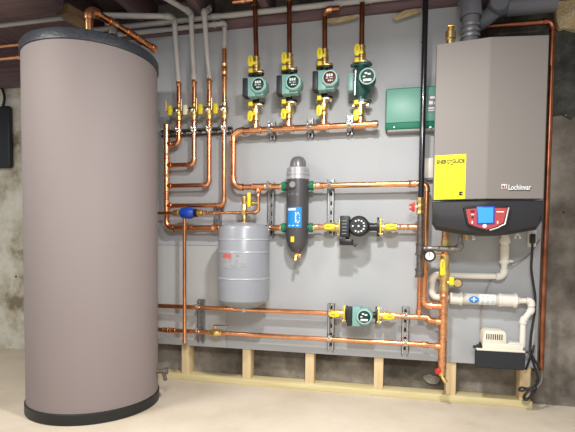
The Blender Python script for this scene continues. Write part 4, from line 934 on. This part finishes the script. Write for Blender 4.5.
bm = NB(); z_ = Z(504, 243.5, YC); lathe(bm, (tx_, YC, z_), ZA, [(0, .022), (.001, .029), (.018, .029), (.02, .026), (.03, .026), (.031, .02)], 20); obj('nut', bm, WHITEP, t)
bm = NB(); z_ = ztr-.006; lathe(bm, (tx_, YC, z_), ZA, [(0, .022), (.001, .026), (.016, .026), (.017, .022)], 20); lathe(bm, (tx_+.024, YC, ztr+.004), XA, [(0, .008), (.018, .008)], 10); obj('side_port', bm, WHITEP, t)
YN = -0.055; nx = [X(a, 299, YN) for a in (449.5, 461.5, 478.5, 494.5, 498, 516, 519.5)]
t = thing('condensate_neutralizer', 'clear plastic neutralizer tube with white end caps and a blue round logo', 'neutralizer', (nx[0], YN, zN))
bm = NB(); cyl(bm, (nx[1]-.02, YN, zN), (nx[4]+.02, YN, zN), .031, 28); obj('tube', bm, CLEARW, t)
bm = NB(); lathe(bm, (nx[0], YN, zN), XA, [(0, .02), (.002, .034), (nx[1]-nx[0]-.014, .034), (nx[1]-nx[0]-.012, .039), (nx[1]-nx[0], .039)], 28); obj('end_cap', bm, WHITEP, t)
bm = NB(); lathe(bm, (nx[4], YN, zN), XA, [(0, .038), (.014, .038), (.016, .036), (nx[5]-nx[4]-.014, .036), (nx[5]-nx[4]-.012, .041), (nx[5]-nx[4], .041), (nx[5]-nx[4]+.001, .02), (nx[6]-nx[4], .02)], 28); obj('end_cap', bm, WHITEP, t)
def side_label(x0, x1, a0, a1, rad, n=8):
    bm = NB(); pr = None
    for k in range(n+1):
        a = a0+(a1-a0)*k/n; v = [bm.verts.new((x, YN-math.cos(a)*rr, zN+math.sin(a)*rr)) for rr, x in ((rad, x0), (rad, x1), (rad+.0008, x1), (rad+.0008, x0))]
        if pr:
            for i in range(4): bm.faces.new((pr[i], v[i], v[(i+1) % 4], pr[(i+1) % 4]))
        else: bm.faces.new(v)
        pr = v
    bm.faces.new(pr[::-1]); return bm
lb = obj('label', side_label(nx[2], nx[3], -1.15, 1.15, .0313), MARK, t, label='white printed label')
bm = NB()
for k in range(6):
    for j in range(3):
        e = side_label(nx[2]+.010+j*.026, nx[2]+.010+j*.026+random.uniform(.008, .02), -.8+k*.28, -.76+k*.28, .0322, 2); me_ = bpy.data.meshes.new('print'); e.to_mesh(me_); e.free(); bm.from_mesh(me_); bpy.data.meshes.remove(me_)
obj('label_print', bm, INKS, lb, smooth=0)
bm = NB(); c_ = X(473, 298, YN)
for k in range(10):
    a0 = -.62+k*.124; wd = .026*math.sqrt(max(.05, 1-((a0+.062)/.62)**2))
    e = side_label(c_-wd, c_+wd, a0, a0+.124, .0313, 2); me_ = bpy.data.meshes.new('print'); e.to_mesh(me_); e.free(); bm.from_mesh(me_); bpy.data.meshes.remove(me_)
lb = obj('round_logo', bm, BLUEL, t, label='blue round logo')
bm = NB()
for x0, x1, a0, a1 in ((-.016, .016, -.06, .06), (-.005, .005, -.35, -.12), (-.005, .005, .12, .35)):
    e = side_label(c_+x0, c_+x1, a0, a1, .0322, 3); me_ = bpy.data.meshes.new('print'); e.to_mesh(me_); e.free(); bm.from_mesh(me_); bpy.data.meshes.remove(me_)
obj('logo_mark', bm, MARK, lb)
p1 = at(531.5, 300, YN); p2 = at(530.8, 310.5, YN); p3 = at(522.8, 320.5, YN); p4 = at(522.2, 347, YN)
run('discharge_pipe', 'white plastic drain pipe from the neutralizer jogging down into the condensate pump', 'pipe', [(nx[6]-.004, YN, zN), (p1.x, YN, zN), (p1.x, YN, p2.z), (p4.x, YN, p3.z), (p4.x, YN, p4.z)], .0155, WHITEP, WHITEP, bend=.016)
# condensate pump
y0 = -0.125
c0 = X(474.7, 358, y0); c1 = X(525.6, 360, y0); zt0 = Z(500, 351, y0); zb0 = Z(500, 369.2, y0)
t = thing('condensate_pump', 'condensate pump with a cream hood on a black tank, fixed low on the panel', 'pump', (c0, 0, zb0))
bm = NB(); box(bm, (c0, -.002, zb0), (c1, y0, zt0))
for v in bm.verts:
    if v.co.y > -.01: v.co.x += .03 if v.co.x < (c0+c1)/2 else -.004
bmesh.ops.bevel(bm, geom=list(bm.edges), offset=.005, segments=2, affect='EDGES'); obj('reservoir', bm, BLACKM, t, label='black reservoir')
bm = NB(); l0, l1 = X(483, 348, y0), X(524.2, 348, y0); box(bm, (l0, -.008, zt0-.004), (l1, y0+.008, Z(510, 344.5, y0)), .008); box(bm, (c0+.010, -.030, zt0-.004), (c1-.003, y0+.002, zt0+.006), .002); obj('lid', bm, CREAM, t, label='cream lid')
h0, h1 = X(483.2, 338, y0), X(507.5, 338, y0); hz = Z(495, 331.3, y0)
bm = NB(); prism(bm, [(h0-.0, Z(510, 345, y0)), (h1, Z(510, 345, y0)), (h1-.004, hz-.012), (h1-.014, hz), (h0+.018, hz), (h0+.006, hz-.012)], -.02, y0+.012, .004); hd = obj('motor_hood', bm, CREAM, t, label='cream vented motor hood')
bm = NB()
for k in range(8):
    xx = h0+.02+k*(h1-h0-.045)/7; box(bm, (xx-.0025, y0+.0105, hz-.048), (xx+.0025, y0+.0125, hz-.018))
obj('vent_slots', bm, INK, hd, smooth=0)
p = at(479, 347.5, y0+.03); bm = NB(); box(bm, (p.x-.012, y0+.02, zt0), (p.x+.016, y0+.05, zt0+.022), .004); cyl(bm, (p.x-.03, y0+.035, zt0+.009), (p.x, y0+.035, zt0+.009), .008, 10); cyl(bm, (p.x+.006, y0+.035, zt0+.02), (p.x+.006, y0+.035, zt0+.036), .007, 10); obj('outlet_fitting', bm, BLACK, t)
p = at(516, 343.5, y0+.04); bm = NB(); box(bm, (p.x-.04, y0+.02, Z(510, 344.5, y0)-.003), (p.x+.02, y0+.06, Z(510, 344.5, y0)+.004), .002); obj('lid_plate', bm, WHITEP, t)
# outlet, cords, tubing
p = at(532.5, 240, -.03)
t = thing('power_outlet', 'white electrical outlet box under the right end of the boiler', 'outlet', (p.x, 0, p.z))
bm = NB(); box(bm, (X(528.5, 240, -.03), -.001, Z(532, 247, -.03)), (X(536.3, 240, -.03), -.035, Z(532, 230, -.03)), .004); obj('housing', bm, WHITEP, t)
p = at(532.8, 238, -.06)
t = thing('power_cord', 'black power cord hanging from the outlet to a coiled bundle near the floor', 'cord', p)  # power cord of an appliance, hung from the outlet
bm = NB(); box(bm, (p.x-.012, -.036, p.z-.03), (p.x+.012, -.075, p.z+.022), .006); obj('plug', bm, BLACK, t)
cp = [at(532.5, 242, -.06), at(532, 255, -.05), at(531.3, 268, -.05), at(533.5, 285, -.055), at(535.2, 297, -.055), at(534.8, 312, -.05), at(532, 328, -.05), at(530.5, 345, -.05), at(531, 355, -.06), at(535, 368, -.05), at(538, 379, -.05), at(535.5, 386, -.05), at(528, 388.5, -.05), at(521, 387.5, -.05), at(519.5, 390.5, -.05), at(526, 390, -.06), at(534, 386, -.06), at(535.5, 390, -.06), at(529, 398, -.06), at(524.5, 398.5, -.06), at(526, 393.5, -.07), at(533, 389, -.07), at(532, 394, -.07), at(526.5, 400, -.065), at(523.5, 397, -.06), at(528.5, 391, -.055)]
bm = NB(); sweep(bm, smooth_path(cp, 6), .0065, 8); obj('cable', bm, CORD, t)
bm = NB(); pt_ = [o for o in C.objects if o.name == 'condensate_pump'][0]; sweep(bm, smooth_path([at(526, 351.5, -.08), at(531, 354, -.09), at(534, 359, -.085), at(538.5, 367, -.08), at(540.5, 370, -.075)], 6), .0065, 8); obj('cord', bm, CORD, pt_, label='black cord leaving the right end')
bm = NB(); sweep(bm, smooth_path([at(526, 369, -.03), at(529, 361, -.07), at(532.5, 352, -.075), at(534, 345, -.07)], 6), .0065, 8); obj('cord', bm, CORD, pt_, label='black cord at the lower right corner')
bm = NB(); sweep(bm, smooth_path([at(541.2, 369, yq), at(542, 376, yq), at(541, 382, yq), at(537, 387, yq), at(533, 389, yq-.02)], 6), .004, 8); tag(obj('thermostat_wire', bm, WIRE), 'thin grey wire coming out of the lower end of the copper conduit', 'wire')
bm = NB(); sweep(bm, smooth_path([at(510.5, 264, -.06), at(517, 262, -.04), at(526, 257, -.015), at(533, 250, -.012), at(540, 239, -.012)], 6), .0032, 8); tag(obj('sensor_wire', bm, WIRE), 'thin grey wire curving from the cream trap up to the right', 'wire')
bm = NB(); sweep(bm, smooth_path([at(493, 279, -.012), at(489, 284, -.012), at(486, 292, -.012), at(482, 306, -.012), at(480.5, 320, -.012), at(480, 335, -.02), at(480, 347, -.09)], 6), .0036, 8); tag(obj('drain_tubing', bm, TUBE), 'thin clear tube dropping behind the neutralizer to the condensate pump', 'tube')
p = at(517.5, 236, -.2)
bm = NB(); sweep(bm, [at(514.8, 237.5, -.2), at(517.5, 233.5, -.2), at(520.5, 237.5, -.2)], .0035, 8); sweep(bm, [at(514.6, 238, -.2), at(516, 238, -.2)], .0045, 8); sweep(bm, [at(519.3, 238, -.2), at(520.8, 238, -.2)], .0045, 8); tag(obj('wire_clip', bm, WHITEP), 'small white inverted-V clip under the boiler right of the trap', 'clip')
xj0, xj1 = X(424, 168, -.03), X(434.5, 168, -.03)
t = thing('junction_box', 'white junction box half hidden between the gas pipe and the boiler', 'box', (xj0, 0, Z(428, 179, -.03)))
bm = NB(); box(bm, (xj0, -.001, Z(428, 178, -.03)), (xj1, -.035, Z(428, 158, -.03)), .003); obj('housing', bm, WHITEP, t)
bm = NB(); box(bm, (xj0+.002, -.002, Z(428, 180, -.03)), (xj1, -.03, Z(428, 178, -.03))); obj('base', bm, INKS, t)

# ------------------------------------------------------------------ grey plastic pipes at the ceiling
def riser(pts, label, ext=()):
    return run('plastic_riser', label, 'pipe', pts, .0155, GREYPVC, GREYPVC, group='pale plastic risers and ceiling pipes', bend=.017, couplings=[(Vector(pts[0])+ZA*.008, Vector(pts[1])-Vector(pts[0]))])
def tp(px, py, y): return at(px, py, y)
riser([(zx[0], YP, zt[0]-.01), tp(174, 19, -.14), tp(168.5, 16.3, -.22), tp(100, 15.5, -.45)], 'first pale plastic riser, bending left over the big tank')
riser([(zx[1], YP, zt[1]-.01), tp(190.8, 13.5, -.13), tp(187, 10.5, -.2), tp(164, -3, -.42)], 'second pale plastic riser, slanting up to the left')
riser([(zx[2], YP, zt[2]-.01), tp(204, 12, -.15), tp(209, 10, -.05), tp(209, 4, .05)], 'third pale plastic riser, with an elbow turning back')
p = (zx[3], YP, zt[3]-.01); q = tp(223, 23.5, YP); q.x = zx[3]
s_ = tp(219.5, 21.5, YP); e_ = Vector((-2.1, YP, s_.z))
run('plastic_riser', 'fourth pale plastic riser, short, above the all-copper zone return', 'pipe', [p, q, (s_.x-.03, YP, q.z), (-2.15, YP, q.z)], .0145, GREYPVC, GREYPVC, group='pale plastic risers and ceiling pipes', bend=.016, couplings=[(Vector(p)+ZA*.01, ZA)])
yl = -0.06; zlp = (Z(180, 20.5, yl)+Z(250, 13.5, yl))/2
run('plastic_ceiling_pipe', 'long pale plastic pipe running along the ceiling above the sill', 'pipe', [(-2.2, yl, zlp), (X(434, 4, yl), yl, zlp)], .0165, GREYPVC, GREYPVC, couplings=[((X(216, 18, yl), yl, zlp), XA), ((X(338, 8, yl), yl, zlp), XA), ((X(368, 5, yl), yl, zlp), XA)])
a = atz(-30, 27, 2.2); b = atz(66, 19.5, 2.2); ym = (a.y+b.y)/2
bm = NB(); cyl(bm, (a.x-.2, ym, 2.2), (b.x, ym, 2.2), .013, 16); tag(obj('plastic_ceiling_pipe', bm, GREYPVC), 'pale plastic pipe under the dark girder at the top left corner', 'pipe')
a = tp(241, 1, -.16); b = tp(253, 0.2, -.16)
run('heating_pipe', 'short copper piece at the top edge left of the first upper pump riser', 'pipe', [(a.x-.05, -.16, a.z), (b.x, -.16, a.z)], .011, COPPER, COPFIT, couplings=[((a.x+.02, -.16, a.z), XA)])
for o in list(bpy.data.objects):
    if 'x0' in o: del o['x0']
